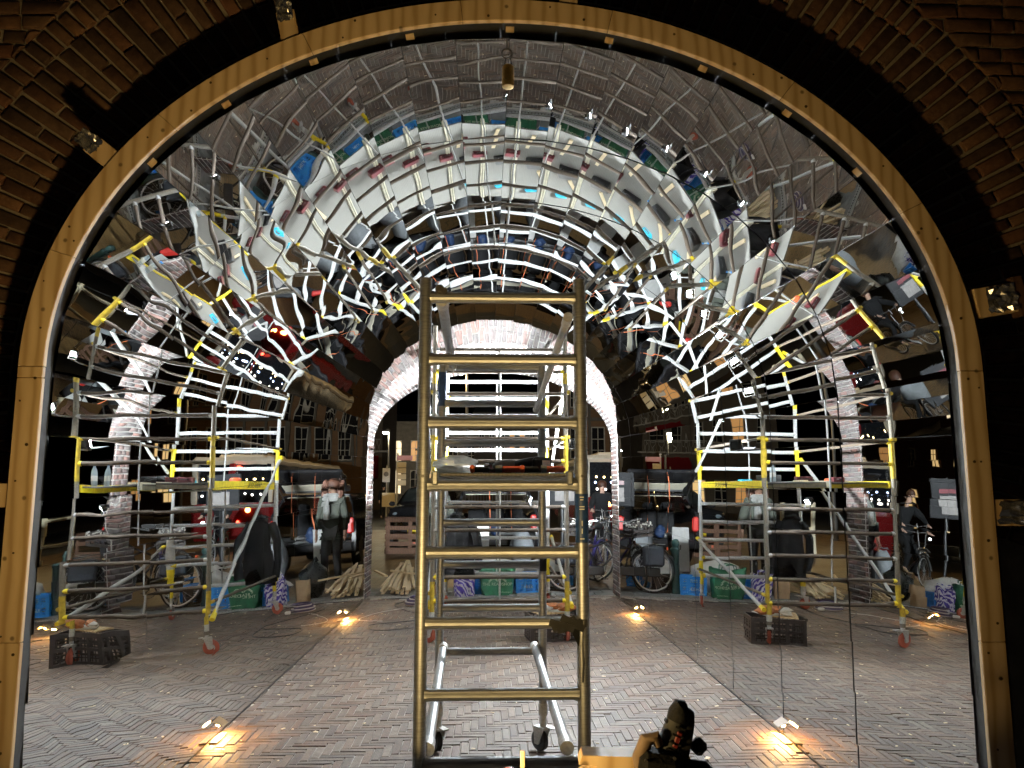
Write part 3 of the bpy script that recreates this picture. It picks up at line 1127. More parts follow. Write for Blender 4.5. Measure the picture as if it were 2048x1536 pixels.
mb.add([(0.318, Y1 - 0.022, 1.07), (0.36, Y1 - 0.03, 1.06), (0.365, Y1 - 0.01, 0.985), (0.352, Y1 - 0.03, 1.0)], [(0, 1, 2, 3)])
mb.path([(0.378, Y1 - 0.027, 1.09), (0.372, Y1 - 0.028, 1.0), (0.374, Y1 - 0.03, 0.93), (0.371, Y1 - 0.028, 0.86)], 0.004, 5)
mb.build('tape', M_TAPE, tw)
# braces and handrails along the tower
def brace(parent, p0, p1, r, mat, ends=None):
    o = MB().tube(p0, p1, r, 14).build('brace', mat, parent)
    p0, p1 = Vector(p0), Vector(p1)
    d = (p1 - p0).normalized()
    for p, s in ((p0, 1), (p1, -1)):
        MB().tube(p - d * s * 0.02, p + d * s * 0.07, r * 1.18, 14).build('hook', ends or mat, o)
    return o
brace(tw, (0.30, Y2 - 0.02, 0.625), (0.315, Y1 + 0.06, 0.600), 0.0235, M_ALU, M_STEEL)
brace(tw, (-0.265, Y2 - 0.02, 0.625), (-0.225, Y1 + 0.06, 0.600), 0.0235, M_ALU, M_STEEL)
brace(tw, (-0.19, Y1 + 0.05, 2.37), (-0.225, Y2 - 0.04, 2.37), 0.0235, M_ALU, M_STEEL)
brace(tw, (0.335, Y1 + 0.05, 2.30), (0.315, Y2 - 0.04, 2.10), 0.018, M_STEEL, M_STEEL)
MB().tube((-0.195, Y1 - 0.03, 2.402), (-0.195, Y1 + 0.03, 2.402), 0.019, 16).box((-0.195, Y1 - 0.032, 2.402), (0.012, 0.01, 0.02)).tube((-0.178, Y1 - 0.03, 2.395), (-0.170, Y1 + 0.03, 2.395), 0.014, 12).build('clamp', M_DARKSTEEL, tw)
# platform
MB().bbox((0.062, (Y1 + Y2) / 2, 1.652), (0.54, Y2 - Y1 - 0.06, 0.012), 0.003).build('deck', M_DECK, tw)
for x in (-0.216, 0.340):
    MB().bbox((x, (Y1 + Y2) / 2, 1.638), (0.018, Y2 - Y1 - 0.02, 0.045), 0.003).build('deck_beam', M_ALU, tw)
for y in (Y1, Y2):
    for x in (-0.205, 0.33):
        MB().bbox((x, y, 1.637), (0.026, 0.062, 0.058), 0.006).build('deck_hook', M_ALU, tw)

M_GALV = mat_metal('lit galvanised tube', (0.74, 0.75, 0.76), 0.45, (9, 9, 9), 0.2, 0.1)  # paler steel copy, the far frame's lamp light put into its colour
M_STEELM = mat_metal('shaded steel upright', (0.19, 0.165, 0.13), 0.5, (9, 9, 9), 0.3, 0.4)  # darker steel copy, the near frame's shade put into its colour
M_YELLOWD = simple('shaded yellow paint', (0.40, 0.28, 0.02), 0.5, var=0.3, vscale=24)  # darker copy of the yellow, shade of the near frame coloured in
M_FRAMEW = simple('cream beam paint', (0.60, 0.56, 0.44), 0.5)
M_CRIM = simple('crimson plastic', (0.075, 0.008, 0.012), 0.45)
M_CYAN = simple('cyan case', (0.02, 0.30, 0.42), 0.4)
# ================================================================ rear steel tower
rt = thing('steel_tower', 'wide yellow banded steel scaffold tower in the middle of the tunnel', 'scaffold', (0.14, 9.6, 0))
N1, N2 = 8.32, 10.90
XL, XR = -0.57, 0.853
ZS = [0.42 + 0.2435 * k for k in range(12)]
for y, top in ((N1, 3.36), (N2, 3.30)):
    for x in (XL, XR):
        up = MB().tube((x, y, 0.2), (x, y, top), 0.0255, 14).build('upright', M_GALV if y == N2 else M_STEELM, rt)
        for za, zb in ((0.30, 0.62), (1.72, 2.16), (2.72, 2.84)):
            MB().tube((x, y, za), (x, y, zb), 0.0266, 14).build('yellow_band', M_YELLOW if y == N2 else M_YELLOWD, up)
        caster(rt, x, y, 0.075, M_REDW, 1.2 if x < 0 else 0.2, 0.26)
    for k, z in enumerate(ZS):
        if k == 5:
            continue
        ru = MB().tube((XL, y, z), (XR, y, z), (0.0205 if y == N1 else 0.024), 12).build('rung', M_STEELW if y == N1 else M_GALV, rt)  # far rungs drawn thicker, the lamp's bloom put into their shape
        for x in (XL, XR):
            s = 1 if x < 0 else -1
            MB().tube((x, y, z), (x + s * 0.05, y, z), (0.0235 if y == N1 else 0.0265), 12).build('rung_socket', M_YELLOW if k in (0, 1, 6, 7, 10) else M_STEEL, ru)
    MB().tube((0.14, y, 0.42), (0.14, y, ZS[-1]), 0.0105, 10).build('middle_stile', M_STEEL, rt)
for x in (XL - 0.03, XR + 0.03):
    for z in (2.14, 2.63, 0.50):
        brace(rt, (x, N1, z), (x, N2, z), 0.0165, M_STEELW, M_YELLOWD)
brace(rt, (XL - 0.05, N2 - 0.02, 2.02), (XL - 0.05, N1 + 0.03, 0.36), 0.021, M_STEEL, M_YELLOW)
brace(rt, (XR + 0.05, N2 - 0.02, 0.92), (XR + 0.05, N1 + 0.03, 0.36), 0.021, M_STEEL, M_YELLOW)
brace(rt, (XR + 0.05, N1 + 0.03, 3.05), (XR + 0.05, N2 - 0.03, 1.85), 0.019, M_WHITE, M_STEEL)  # white colour stands for strong lamp light on this steel brace
for xa, xb in ((XL + 0.03, 0.125), (0.155, XR - 0.03)):
    dk = MB().bbox(((xa + xb) / 2, (N1 + N2) / 2, 1.668), (xb - xa - 0.03, N2 - N1 - 0.08, 0.014), 0.003).build('deck', M_DECK, rt)
    for x in (xa, xb):
        MB().bbox((x, (N1 + N2) / 2, 1.652), (0.022, N2 - N1 - 0.04, 0.075), 0.003).build('deck_beam', M_YELLOW if abs(x - 0.14) > 0.1 else M_FRAMEW, dk)
for x, rgt in ((XL + 0.03 - 0.0125, (0, -1, 0)), (XR - 0.03 + 0.0125, (0, 1, 0))):
    text_mesh('lettering', 'W.RENTOOL.NL', 0.075, M_BLACK, faceM((x, 9.95, 1.652), rgt, (0, 0, 1)), rt)

# ---------------- work lamps on the rear tower
M_LEDC = emit('cold led face', (0.86, 0.95, 1.0), 50000)
M_LEDF = emit('cold led floor face', (0.88, 0.95, 1.0), 14000)
def flood(name, label, c, yaw, tilt, w, h, mat, stand):
    """LED flood lamp: housing with fins, face, bracket; faces +y before yaw (about z) and tilt up"""
    o = thing(name, label, 'lamp', (c[0], c[1], c[2] - stand))
    Rm = Matrix.Rotation(yaw, 3, 'Z') @ Matrix.Rotation(tilt, 3, 'X')
    C_ = Vector(c)
    MB().bbox(C_ + Rm @ Vector((0, -0.022, 0)), (w + 0.03, 0.035, h + 0.03), 0.008, Rm).build('housing', M_BLACK, o)
    f = MB()
    for k in range(7):
        f.box(C_ + Rm @ Vector(((k - 3) * w / 7.5, -0.05, 0)), (0.006, 0.024, h * 0.9), Rm)
    f.build('cooling_fins', M_BLACK, o)
    fc_ = MB().box(C_ + Rm @ Vector((0, -0.002, 0)), (w, 0.006, h), Rm).build('lamp_face', mat, o)
    q = [C_ + Rm @ Vector((-(w / 2 + 0.02), -0.02, 0)), C_ + Vector((0, 0, -stand)) + Rm @ Vector((-(w / 2 + 0.02), 0, 0)), C_ + Vector((0, 0, -stand)) + Rm @ Vector((w / 2 + 0.02, 0, 0)), C_ + Rm @ Vector((w / 2 + 0.02, -0.02, 0))]
    MB().path(q, 0.007, 8).build('bracket', M_DARKSTEEL, o)
    return o
def aim(c, p):
    d = Vector(p) - Vector(c)
    return math.atan2(-d.x, d.y), math.atan2(d.z, math.hypot(d.x, d.y))
LA, LB = (0.985, 8.80, 2.10), (1.0, 8.12, 2.44)
ya, ta = aim(LA, (-0.75, 11.2, 2.75))
yb_, tb = aim(LB, (1.6, 3.0, 0.3))
M_LEDB = emit('bluish led face', (0.72, 0.84, 1.0), 250)
flood('work_lamp', 'bright cold LED lamp on the rear tower aimed at the far arch', LA, ya, ta, 0.11, 0.09, M_LEDC, 0.07)
wl1 = bpy.data.objects['work_lamp']
Rv = Matrix.Rotation(ya, 3, 'Z') @ Matrix.Rotation(ta, 3, 'X')
MB().bbox(Vector(LA) + Rv @ Vector((0, 0.055, -0.058)), (0.36, 0.125, 0.004), 0.001, Rv).build('added_visor', M_BLACK, wl1)  # plate added to keep the lamp's light off the deck
flood('work_lamp', 'cold LED lamp on the rear tower aimed down at the right floor', LB, yb_, tb, 0.06, 0.045, M_LEDF, 0.06)
MB().path([(0.875, 8.33, 2.02), (0.95, 8.5, 2.02), (0.985, 8.80, 2.03)], 0.010, 8).path([(0.875, 8.31, 2.36), (0.95, 8.2, 2.36), (1.0, 8.12, 2.38)], 0.010, 8).build('lamp_arm', M_DARKSTEEL, rt)
flood('clamp_lamp', 'small bluish LED lamp clamped under the rear tower deck', (0.46, 8.17, 1.47), R(-100), R(-30), 0.06, 0.045, M_LEDB, 0.065)

# ================================================================ floor strip lamps along the mirror walls
M_WARM = emit('warm led strip', (1.0, 0.50, 0.13), 1500)
M_AMBER = simple('amber acrylic flap', (0.22, 0.13, 0.05), 0.35, var=0.1)
def floor_lamp(x, y, sx, label):
    o = thing('floor_lamp', label, 'lamp', (x, y, 0), group='warm lamps at the foot of the mirror walls')
    MB().bbox((x + sx * 0.012, y, 0.006), (0.05, 0.20, 0.010), 0.002).build('lamp_base', M_GREYPL, o)
    # slanted hood on two cheeks, the strip glows beneath it
    p = [(x + sx * 0.036, y - 0.07, 0.120), (x + sx * 0.036, y + 0.07, 0.120), (x - sx * 0.030, y + 0.05, 0.088), (x - sx * 0.030, y - 0.05, 0.088)]
    q = [(a_[0], a_[1], a_[2] + 0.004) for a_ in p]
    MB().add(p + q, [(3, 2, 1, 0), (4, 5, 6, 7), (0, 1, 5, 4), (1, 2, 6, 5), (2, 3, 7, 6), (3, 0, 4, 7)]).build('hood', M_AMBER, o, smooth=0)
    MB().box((x + sx * 0.008, y, 0.096), (0.020, 0.08, 0.006), Matrix.Rotation(R(26) * -sx, 3, 'Y')).build('light_strip', M_WARM, o)
WLx, WRx = CX - AW, CX + AW
floor_lamp(WLx + 0.045, 5.25, -1, 'warm floor lamp at the foot of the left mirror wall, nearer the camera')
floor_lamp(WLx + 0.045, 9.74, -1, 'warm floor lamp at the foot of the left mirror wall, near the far arch')
floor_lamp(WRx - 0.045, 9.97, 1, 'warm floor lamp at the foot of the right mirror wall, near the far arch')
floor_lamp(WRx - 0.045, 5.12, 1, 'warm floor lamp at the foot of the right mirror wall, nearer the camera')

# ================================================================ loose things
def rot_y(a): return Matrix.Rotation(a, 3, 'Y')
def rot_z(a): return Matrix.Rotation(a, 3, 'Z')

def crumple(c, size, mat, name, label, cat, parent=None, seed=1, n=16, m=10, flat=0.0, amp=0.16, neck=None, group=None):
    """a crumpled bag / cloth body: dented ellipsoid standing on its base"""
    r_ = random.Random(seed)
    ph = [(r_.uniform(1, 5), r_.uniform(1, 5), r_.uniform(0, 6.3), r_.uniform(0.4, 1)) for _ in range(7)]
    mb = MB()
    vs = []
    for i in range(m + 1):
        v = i / m
        for k in range(n):
            t = 2 * math.pi * k / n
            w = math.sin(math.pi * (0.06 + 0.90 * v)) ** 0.55
            if neck and v > neck:
                w *= max(0.18, 1 - (v - neck) / (1 - neck) * 0.9)
            d = 1 + amp * sum(a * math.sin(f1 * t + p) * math.cos(f2 * v * 3 + p) for f1, f2, p, a in [(round(q[0]), q[1], q[2], q[3]) for q in ph]) / 2.2
            sq = (abs(math.cos(t)) ** 4 + abs(math.sin(t)) ** 4) ** -0.25
            sq = 1 + (sq - 1) * flat
            vs.append((c[0] + size[0] / 2 * w * d * math.cos(t) * sq, c[1] + size[1] / 2 * w * d * math.sin(t) * sq, c[2] + size[2] * (v + 0.03 * math.sin(3 * t + ph[0][2]) * v)))
    fs = [(i * n + k, i * n + (k + 1) % n, (i + 1) * n + (k + 1) % n, (i + 1) * n + k) for i in range(m) for k in range(n)]
    fs += [tuple(range(n))[::-1], tuple(range(m * n, m * n + n))]
    mb.add(vs, fs)
    o = mb.build(name, mat, parent, smooth=55)
    if parent is None:
        tag(o, label, cat, group)
    return o

def mat_clear(name, col, alpha):
    t = NT(name)
    v = t.coord('Object')
    t.set(Base_Color=col, Roughness=0.28)
    t.p.inputs['Transmission Weight'].default_value = 0.35
    t.p.inputs['Alpha'].default_value = alpha
    t.bump(t.noise(v, 28, 6, 0.65), 0.9, 0.03)
    return t.m
def mat_film():
    t = NT('thin white plastic film')
    v = t.coord('Object')
    tr = t.n('ShaderNodeBsdfTranslucent')
    tr.inputs['Color'].default_value = (0.85, 0.84, 0.76, 1)
    tp = t.n('ShaderNodeBsdfTransparent')
    mx = t.n('ShaderNodeMixShader'); mx2 = t.n('ShaderNodeMixShader')
    t.set(Base_Color=(0.8, 0.8, 0.76), Roughness=0.25)
    t.bump(t.noise(v, 26, 6, 0.65), 1.0, 0.03)
    mx.inputs[0].default_value = 0.6
    t.l(t.p.outputs[0], mx.inputs[1]); t.l(tr.outputs[0], mx.inputs[2])
    t.l(t.ramp(t.noise(v, 14, 4), [(0.35, (0.12,) * 3), (0.7, (0.5,) * 3)]), mx2.inputs[0])
    t.l(mx.outputs[0], mx2.inputs[1]); t.l(tp.outputs[0], mx2.inputs[2])
    t.l(mx2.outputs[0], t.out.inputs['Surface'])
    return t.m
M_CLEARBAG = mat_film()
M_BOTTLE = mat_clear('bottle plastic', (0.70, 0.85, 0.95), 0.5)

# --- on the front tower's deck (top at 1.658)
ZD = 1.659
o = crumple((-0.135, 3.30, ZD), (0.20, 0.22, 0.075), M_CLEARBAG, 'plastic_bag', 'crumpled clear plastic bag on the front tower deck', 'bag', seed=3, amp=0.35)
bagin = MB().bbox((-0.15, 3.30, ZD + 0.02), (0.08, 0.09, 0.035), 0.012, rot_z(0.5)).build('bag_content', M_PALLET, o)
def clamp_tool(x, y, a, label, L=0.19):
    t = thing('bar_clamp', label, 'clamp', (x, y, ZD), a)
    MB().bbox((0, 0, 0.012), (L, 0.014, 0.012), 0.003).build('bar', M_DARKSTEEL, t, local=True)
    MB().bbox((-L * 0.30, 0, 0.015), (0.075, 0.035, 0.026), 0.007).build('grip', M_BLACK, t, local=True)
    MB().bbox((-L * 0.5, 0, 0.017), (0.02, 0.05, 0.032), 0.006).build('jaw', M_REDPL, t, local=True)
    MB().bbox((L * 0.36, 0, 0.016), (0.085, 0.028, 0.026), 0.008).build('handle', M_REDPL, t, local=True)
    MB().tube((L * 0.0, 0.0, 0.018), (L * 0.14, 0, 0.018), 0.016, 12).build('knob', M_GREYPL, t, local=True)
    return t
clamp_tool(0.035, 3.20, 0.0, 'orange and black bar clamp lying beside the clear plastic bag')
clamp_tool(0.225, 3.20, 0.05, 'orange and black bar clamp lying before the black drill', 0.16)
dd = thing('cordless_drill', 'black cordless drill standing on the front tower deck', 'drill', (0.20, 3.30, ZD), 0.2)
MB().bbox((0.03, 0, 0.036), (0.085, 0.075, 0.066), 0.012).build('battery', M_BLACK, dd, local=True)
MB().bbox((0.045, -0.0385, 0.04), (0.035, 0.003, 0.03), 0.001).build('label_plate', M_PAPER, dd, local=True)
MB().path([(0.02, 0, 0.05), (-0.04, 0, 0.045), (-0.10, 0, 0.03)], [0.024, 0.02, 0.018], 10).build('handle', M_BLACK, dd, local=True)
MB().lathe([(0.006, -0.18), (0.018, -0.17), (0.024, -0.14), (0.028, -0.09)], 14, Matrix.Translation((0.0, 0, 0.032)) @ Matrix.Rotation(R(90), 4, 'Y')).build('chuck', M_GREYPL, dd, local=True)
for k, (x, y, w, d_, h, mat, lab) in enumerate((
        (0.05, 3.75, 0.12, 0.09, 0.05, M_CRIM, 'red screw box in the middle of the front tower deck'),
        (-0.12, 4.15, 0.10, 0.07, 0.04, M_CRIM, 'red screw box near the back left of the front tower deck'),
        (0.16, 4.45, 0.14, 0.10, 0.06, M_BLACK, 'black tool case near the back of the front tower deck'))):
    t = thing('tool_box', lab, 'box', (x, y, ZD), rnd.uniform(-0.4, 0.4))
    MB().bbox((0, 0, h / 2), (w, d_, h), 0.006).build('case', mat, t, local=True)
    MB().bbox((0, 0, h + 0.004), (w * 0.9, d_ * 0.9, 0.008), 0.003).build('lid', M_BLACK, t, local=True)
for k, (x, y, L, a, lab) in enumerate(((0.00, 3.95, 0.45, 1.2, 'pale offcut batten lying lengthways on the front tower deck'), (0.10, 4.20, 0.30, 0.3, 'short pale offcut lying crosswise on the front tower deck'))):
    o = MB().bbox((x, y, ZD + 0.011), (L, 0.045, 0.018), 0.002, rot_z(a)).build('wood_offcut', M_PINE, None)
    tag(o, lab, 'offcut')

# --- on the rear tower's deck (top at 1.675)
ZE = 1.677
def bottle(x, y, z, lab):
    t = thing('water_bottle', lab, 'bottle', (x, y, z))
    MB().lathe([(0.026, 0.0), (0.030, 0.008), (0.030, 0.12), (0.024, 0.15), (0.011, 0.178), (0.011, 0.20)], 16).build('body', M_BOTTLE, t, local=True)
    MB().lathe([(0.0128, 0.192), (0.0128, 0.208), (0.004, 0.21)], 12).build('cap', M_BLUEPL, t, local=True)
    MB().lathe([(0.0306, 0.05), (0.0306, 0.10)], 16).build('bottle_wrap', M_PAPER, t, local=True)
bottle(0.71, 8.42, ZE, 'water bottle with blue cap at the near right end of the rear tower deck')
bottle(0.66, 8.60, ZE, 'water bottle standing second from the near edge of the rear tower deck')
for k, (x, y, w, d_, h, mat, lab) in enumerate((
        (-0.15, 8.75, 0.16, 0.10, 0.06, M_CRIM, 'red box at the near left end of the rear tower deck'),
        (0.10, 9.10, 0.18, 0.12, 0.07, M_CRIM, 'larger red box behind the first on the rear tower deck'),
        (0.42, 9.35, 0.26, 0.16, 0.09, M_BLACK, 'black tool case on the right half of the rear tower deck'),
        (0.40, 10.3, 0.16, 0.09, 0.05, M_CYAN, 'cyan case at the far end of the rear tower deck'))):
    t = thing('tool_case', lab, 'case', (x, y, ZE), rnd.uniform(-0.4, 0.4))
    MB().bbox((0, 0, h / 2), (w, d_, h), 0.008).build('case', mat, t, local=True)
    MB().path([(-w * 0.25, -d_ / 2, h * 0.6), (-w * 0.2, -d_ / 2 - 0.03, h * 0.6), (w * 0.2, -d_ / 2 - 0.03, h * 0.6), (w * 0.25, -d_ / 2, h * 0.6)], 0.006, 6).build('handle', M_BLACK, t, local=True)
tr = thing('tape_roll', 'roll of red and white tape on the left edge of the rear tower deck', 'tape', (-0.42, 9.6, ZE))
MB().torus((0, 0, 0.03), 0.042, 0.016, 'z', 22, 8, 1.7).build('tape_ring', M_REDPL, tr, local=True)
MB().lathe([(0.0265, 0.006), (0.0265, 0.054)], 20).build('core', M_PAPER, tr, local=True)
for k, (x, y, L, a) in enumerate(((-0.30, 9.2, 0.6, 1.45), (0.55, 9.9, 0.5, 1.2), (0.30, 8.7, 0.45, 1.7))):
    o = MB().bbox((x, y, ZE + 0.011), (L, 0.045, 0.02), 0.002, rot_z(a)).build('wood_offcut', M_PINE, None)
    tag(o, ['pale batten lying along the left half of the rear tower deck', 'pale batten near the far right of the rear tower deck', 'pale batten near the near end of the rear tower deck'][k], 'offcut')

# --- coat on the far frame of the rear tower
def coat():
    t = thing('hanging_coat', 'black coat hung over the far rungs of the rear tower', 'coat', (-0.40, 10.83, 0.35))
    n, m = 20, 16
    vs = []
    for i in range(m + 1):
        v = i / m
        for k in range(n):
            a = 2 * math.pi * k / n
            w = (0.15 + 0.07 * v + 0.045 * v * math.sin(3 * a + 5 * v)) * (1 - 0.45 * max(0, 0.16 - v) / 0.16)
            dpt = 0.055 + 0.03 * v + 0.030 * v * math.sin(7 * a + 4 * v)
            zz = 1.22 - 0.74 * v - (0.10 * math.sin(2 * a + 1) + 0.05 * math.sin(5 * a)) * v * v
            vs.append((-0.40 + w * math.cos(a) + 0.05 * v, 10.83 + dpt * math.sin(a) - 0.02, zz))
    mb = MB().add(vs, [(i * n + k, (i + 1) * n + k, (i + 1) * n + (k + 1) % n, i * n + (k + 1) % n) for i in range(m) for k in range(n)] + [tuple(range(n)), tuple(range(m * n, m * n + n))[::-1]])
    mb.build('coat_body', M_CLOTHB, t, smooth=60)
    for sx in (-1, 1):
        MB().path([(-0.40 + sx * 0.15, 10.80, 1.17), (-0.39 + sx * 0.25, 10.77, 0.95), (-0.37 + sx * 0.27, 10.77, 0.70), (-0.36 + sx * 0.24, 10.78, 0.48)], [0.055, 0.062, 0.055, 0.05], 10).build('sleeve', M_CLOTHB, t, smooth=60)
    MB().path([(-0.50, 10.80, 1.20), (-0.42, 10.74, 1.25), (-0.33, 10.79, 1.22)], 0.035, 8).build('hood', M_CLOTHB, t, smooth=60)
coat()

# --- crates
def crate(name, label, loc, rz, size, mat, logo=None, sc_=1.0):
    w, d, h = size
    t = thing(name, label, 'crate', loc, rz)
    mb = MB()
    mb.bbox((0, 0, 0.008), (w, d, 0.012), 0.003)
    mb.build('crate_floor', mat, t, local=True)
    for sgn in (-1, 1):
        for long in (0, 1):
            L = w if long else d
            q = MB()
            def bar(u0, u1, z0, z1, th=0.012):
                c = ((u0 + u1) / 2, (z0 + z1) / 2)
                if long:
                    q.box((c[0], sgn * (d / 2 - 0.006), c[1]), (u1 - u0, th, z1 - z0))
                else:
                    q.box((sgn * (w / 2 - 0.006), c[0], c[1]), (th, u1 - u0, z1 - z0))
            for z0, z1 in ((0.0, h * 0.10), (h * 0.44, h * 0.54), (h * 0.84, h)):
                bar(-L / 2, L / 2, z0, z1, 0.018)
            for z0, z1 in ((h * 0.2, h * 0.24), (h * 0.32, h * 0.36), (h * 0.64, h * 0.68), (h * 0.74, h * 0.78)):
                bar(-L / 2, L / 2, z0, z1, 0.006)
            nb = int(L / 0.045)
            for k in range(nb + 1):
                u = -L / 2 + L * k / nb
                bar(max(-L / 2, u - 0.004), min(L / 2, u + 0.004), h * 0.08, h * 0.9, 0.010)
            for u in (-L / 2 + 0.02, -L / 6, L / 6, L / 2 - 0.02):
                bar(u - 0.02, u + 0.02, 0.003, h * 0.96, 0.016)
            q.build('crate_side', mat, t, local=True, smooth=0)
    if logo:
        text_mesh('lettering', logo, h * 0.2, M_PAPER, faceM((0, -d / 2 - 0.005, h * 0.3), (1, 0, 0), (0, 0, 1)), t, local=True)
    return t
M_CRATEB = simple('dark brown black crate', (0.028, 0.022, 0.02), 0.5, var=0.3)
bc = crate('black_crate', 'black crate heaped with papers and wrappers under the rear tower', (0.73, 8.50, 0.0), 0.12, (0.58, 0.38, 0.27), M_CRATEB)
for k, (x, y, w, d_, h, a, m_, nm, lab) in enumerate((
        (0.66, 8.48, 0.34, 0.30, 0.012, 0.3, M_PLY, 'plywood_offcut', 'thin plywood offcut covering the black crate of papers'),
        (0.80, 8.52, 0.22, 0.28, 0.010, -0.2, M_PAPER, 'paper_sheet', 'white paper lying on the black crate under the rear tower'))):
    o = MB().bbox((x, y, 0.276 + h / 2 + 0.012 * k), (w, d_, h), 0.003, rot_z(a)).build(nm, m_, None)
    tag(o, lab, 'offcut' if k == 0 else 'paper')
M_ORANGE = simple('orange brown wrapper', (0.42, 0.15, 0.05), 0.5, var=0.35, vscale=30)
crumple((0.86, 8.42, 0.29), (0.20, 0.15, 0.10), M_ORANGE, 'wrapper', 'orange brown crumpled wrapper on the black crate', 'wrapper', seed=11, amp=0.4)
crumple((0.62, 8.42, 0.29), (0.13, 0.12, 0.07), M_PAPER, 'crumpled_paper', 'crumpled white paper on the left of the black crate', 'paper', seed=12, amp=0.45)
crumple((0.72, 8.56, 0.285), (0.16, 0.12, 0.08), M_ORANGE, 'wrapper', 'flattened brown wrapper at the back of the black crate', 'wrapper', seed=14, amp=0.4)
crate('blue_crate', 'bright blue milk crate on the sidewalk beyond the arch', (0.62, 12.25, 0.0), 0.18, (0.40, 0.32, 0.29), M_BLUEPL, 'MELK')
crate('blue_crate', 'blue crate half hidden behind the green shopping bag', (-0.22, 12.12, 0.0), -0.1, (0.36, 0.28, 0.24), M_BLUEPL)
crate('blue_crate', 'blue crate beside the bollard at the right pier', (1.30, 13.1, 0.0), 0.3, (0.40, 0.30, 0.27), M_BLUEPL)
crate('black_folding_crate', 'small black folding crate right of the blue milk crate', (1.02, 12.42, 0.0), 0.0, (0.36, 0.26, 0.27), M_CRATEB)

# --- bags
def shopping_bag(label, loc, rz, w, d, h, mat, name='shopping_bag', handles=True, slump=0.04):
    t = thing(name, label, 'bag', loc, rz)
    n, m = 28, 10
    vs = []
    for i in range(m + 1):
        v = i / m
        for k in range(n):
            a = 2 * math.pi * k / n
            ca, sa = math.cos(a), math.sin(a)
            s_ = (abs(ca) ** 5 + abs(sa) ** 5) ** -0.2
            ww = w / 2 * (0.92 + 0.16 * v)
            dd_ = d / 2 * (1.05 - 0.45 * v * v)
            wob = slump * math.sin(4 * a + 3 * v) * v + slump * 0.5 * math.sin(9 * a + 7 * v)
            vs.append((ww * ca * s_ + wob * 0.5, dd_ * sa * s_ + wob, h * v + slump * 0.8 * math.sin(2 * a + 1.0) * v))
    mb = MB().add(vs, [(i * n + k, i * n + (k + 1) % n, (i + 1) * n + (k + 1) % n, (i + 1) * n + k) for i in range(m) for k in range(n)] + [tuple(range(n))[::-1]])
    mb.build('bag_body', mat, t, local=True, smooth=60)
    if handles:
        for s_ in (-1, 1):
            pts = [(-w * 0.22, s_ * d * 0.30, h * 0.97), (-w * 0.2, s_ * d * 0.42, h * 1.12), (0, s_ * d * 0.55, h * 1.16), (w * 0.2, s_ * d * 0.42, h * 1.12), (w * 0.22, s_ * d * 0.30, h * 0.97)]
            MB().path(pts, 0.010, 6).build('handle', mat, t, local=True)
    return t
gb = shopping_bag('dark green shopping bag with white lettering and open book emblem', (0.16, 11.95, 0.0), 0.05, 0.50, 0.24, 0.42, M_GREENB)
M_CREAM = simple('cream print', (0.62, 0.60, 0.48), 0.6)
for s_, rg in ((-1, (1, 0, 0)), (1, (-1, 0, 0))):
    yy = s_ * 0.147
    text_mesh('lettering', 'THE READSHOP', 0.062, M_CREAM, faceM((0, yy, 0.165), rg, (0, 0, 1)), gb, local=True)
    text_mesh('lettering', 'www.thereadshop.nl', 0.022, M_CREAM, faceM((rg[0] * 0.1, yy, 0.05), rg, (0, 0, 1)), gb, local=True)
    em = MB()
    for q in (-1, 1):
        for lv in range(3):
            pts = [(q * (0.004 + 0.13 * u), yy, 0.205 + 0.012 * lv + 0.045 * math.sin(math.pi * min(1, u * 1.1)) * (1 - 0.3 * u) - 0.01 * u) for u in [i / 8 for i in range(9)]]
            em.path(pts, 0.0035, 4)
    em.build('book_emblem', M_CREAM, gb, local=True)

def mat_zebra():
    t = NT('purple white swirl print')
    w = t.n('ShaderNodeTexWave', wave_type='BANDS', bands_direction='DIAGONAL')
    w.inputs['Scale'].default_value = 7
    w.inputs['Distortion'].default_value = 9
    w.inputs['Detail'].default_value = 2
    t.l(t.coord('Object'), w.inputs['Vector'])
    t.l(t.ramp(w.outputs['Fac'], [(0.48, (0.06, 0.035, 0.30)), (0.53, (0.75, 0.74, 0.78))]), t.p.inputs['Base Color'])
    t.set(Roughness=0.5)
    return t.m
M_ZEBRA = mat_zebra()
shopping_bag('purple and white swirl patterned bag left of the green bag', (-0.33, 11.80, 0.0), 0.3, 0.30, 0.20, 0.36, M_ZEBRA, 'patterned_bag')
M_PAPERBAG = simple('brown paper', (0.38, 0.26, 0.15), 0.8, var=0.12)
shopping_bag('brown paper bag standing left of the purple patterned bag', (-0.70, 11.95, 0.0), 0.2, 0.22, 0.14, 0.32, M_PAPERBAG, 'paper_bag', False, 0.012)
M_WSACK = simple('white sack film', (0.66, 0.64, 0.60), 0.45, var=0.12, bump=0.6, bscale=14)
M_BSACK = simple('black refuse film', (0.02, 0.022, 0.022), 0.28, var=0.3, bump=0.8, bscale=12)
crumple((0.16, 12.52, 0.0), (0.95, 0.55, 0.50), M_WSACK, 'white_sack', 'wide white plastic sack slumped behind the green bag', 'sack', seed=21, neck=0.85, amp=0.3)
crumple((-0.78, 12.40, 0.0), (0.45, 0.40, 0.58), M_BSACK, 'refuse_sack', 'black refuse sack behind the brown paper bag', 'sack', seed=22, neck=0.7)
crumple((0.95, 12.95, 0.0), (0.60, 0.45, 0.48), M_WSACK, 'white_sack', 'white plastic sack behind the small black folding crate', 'sack', seed=25, neck=0.8, amp=0.3)
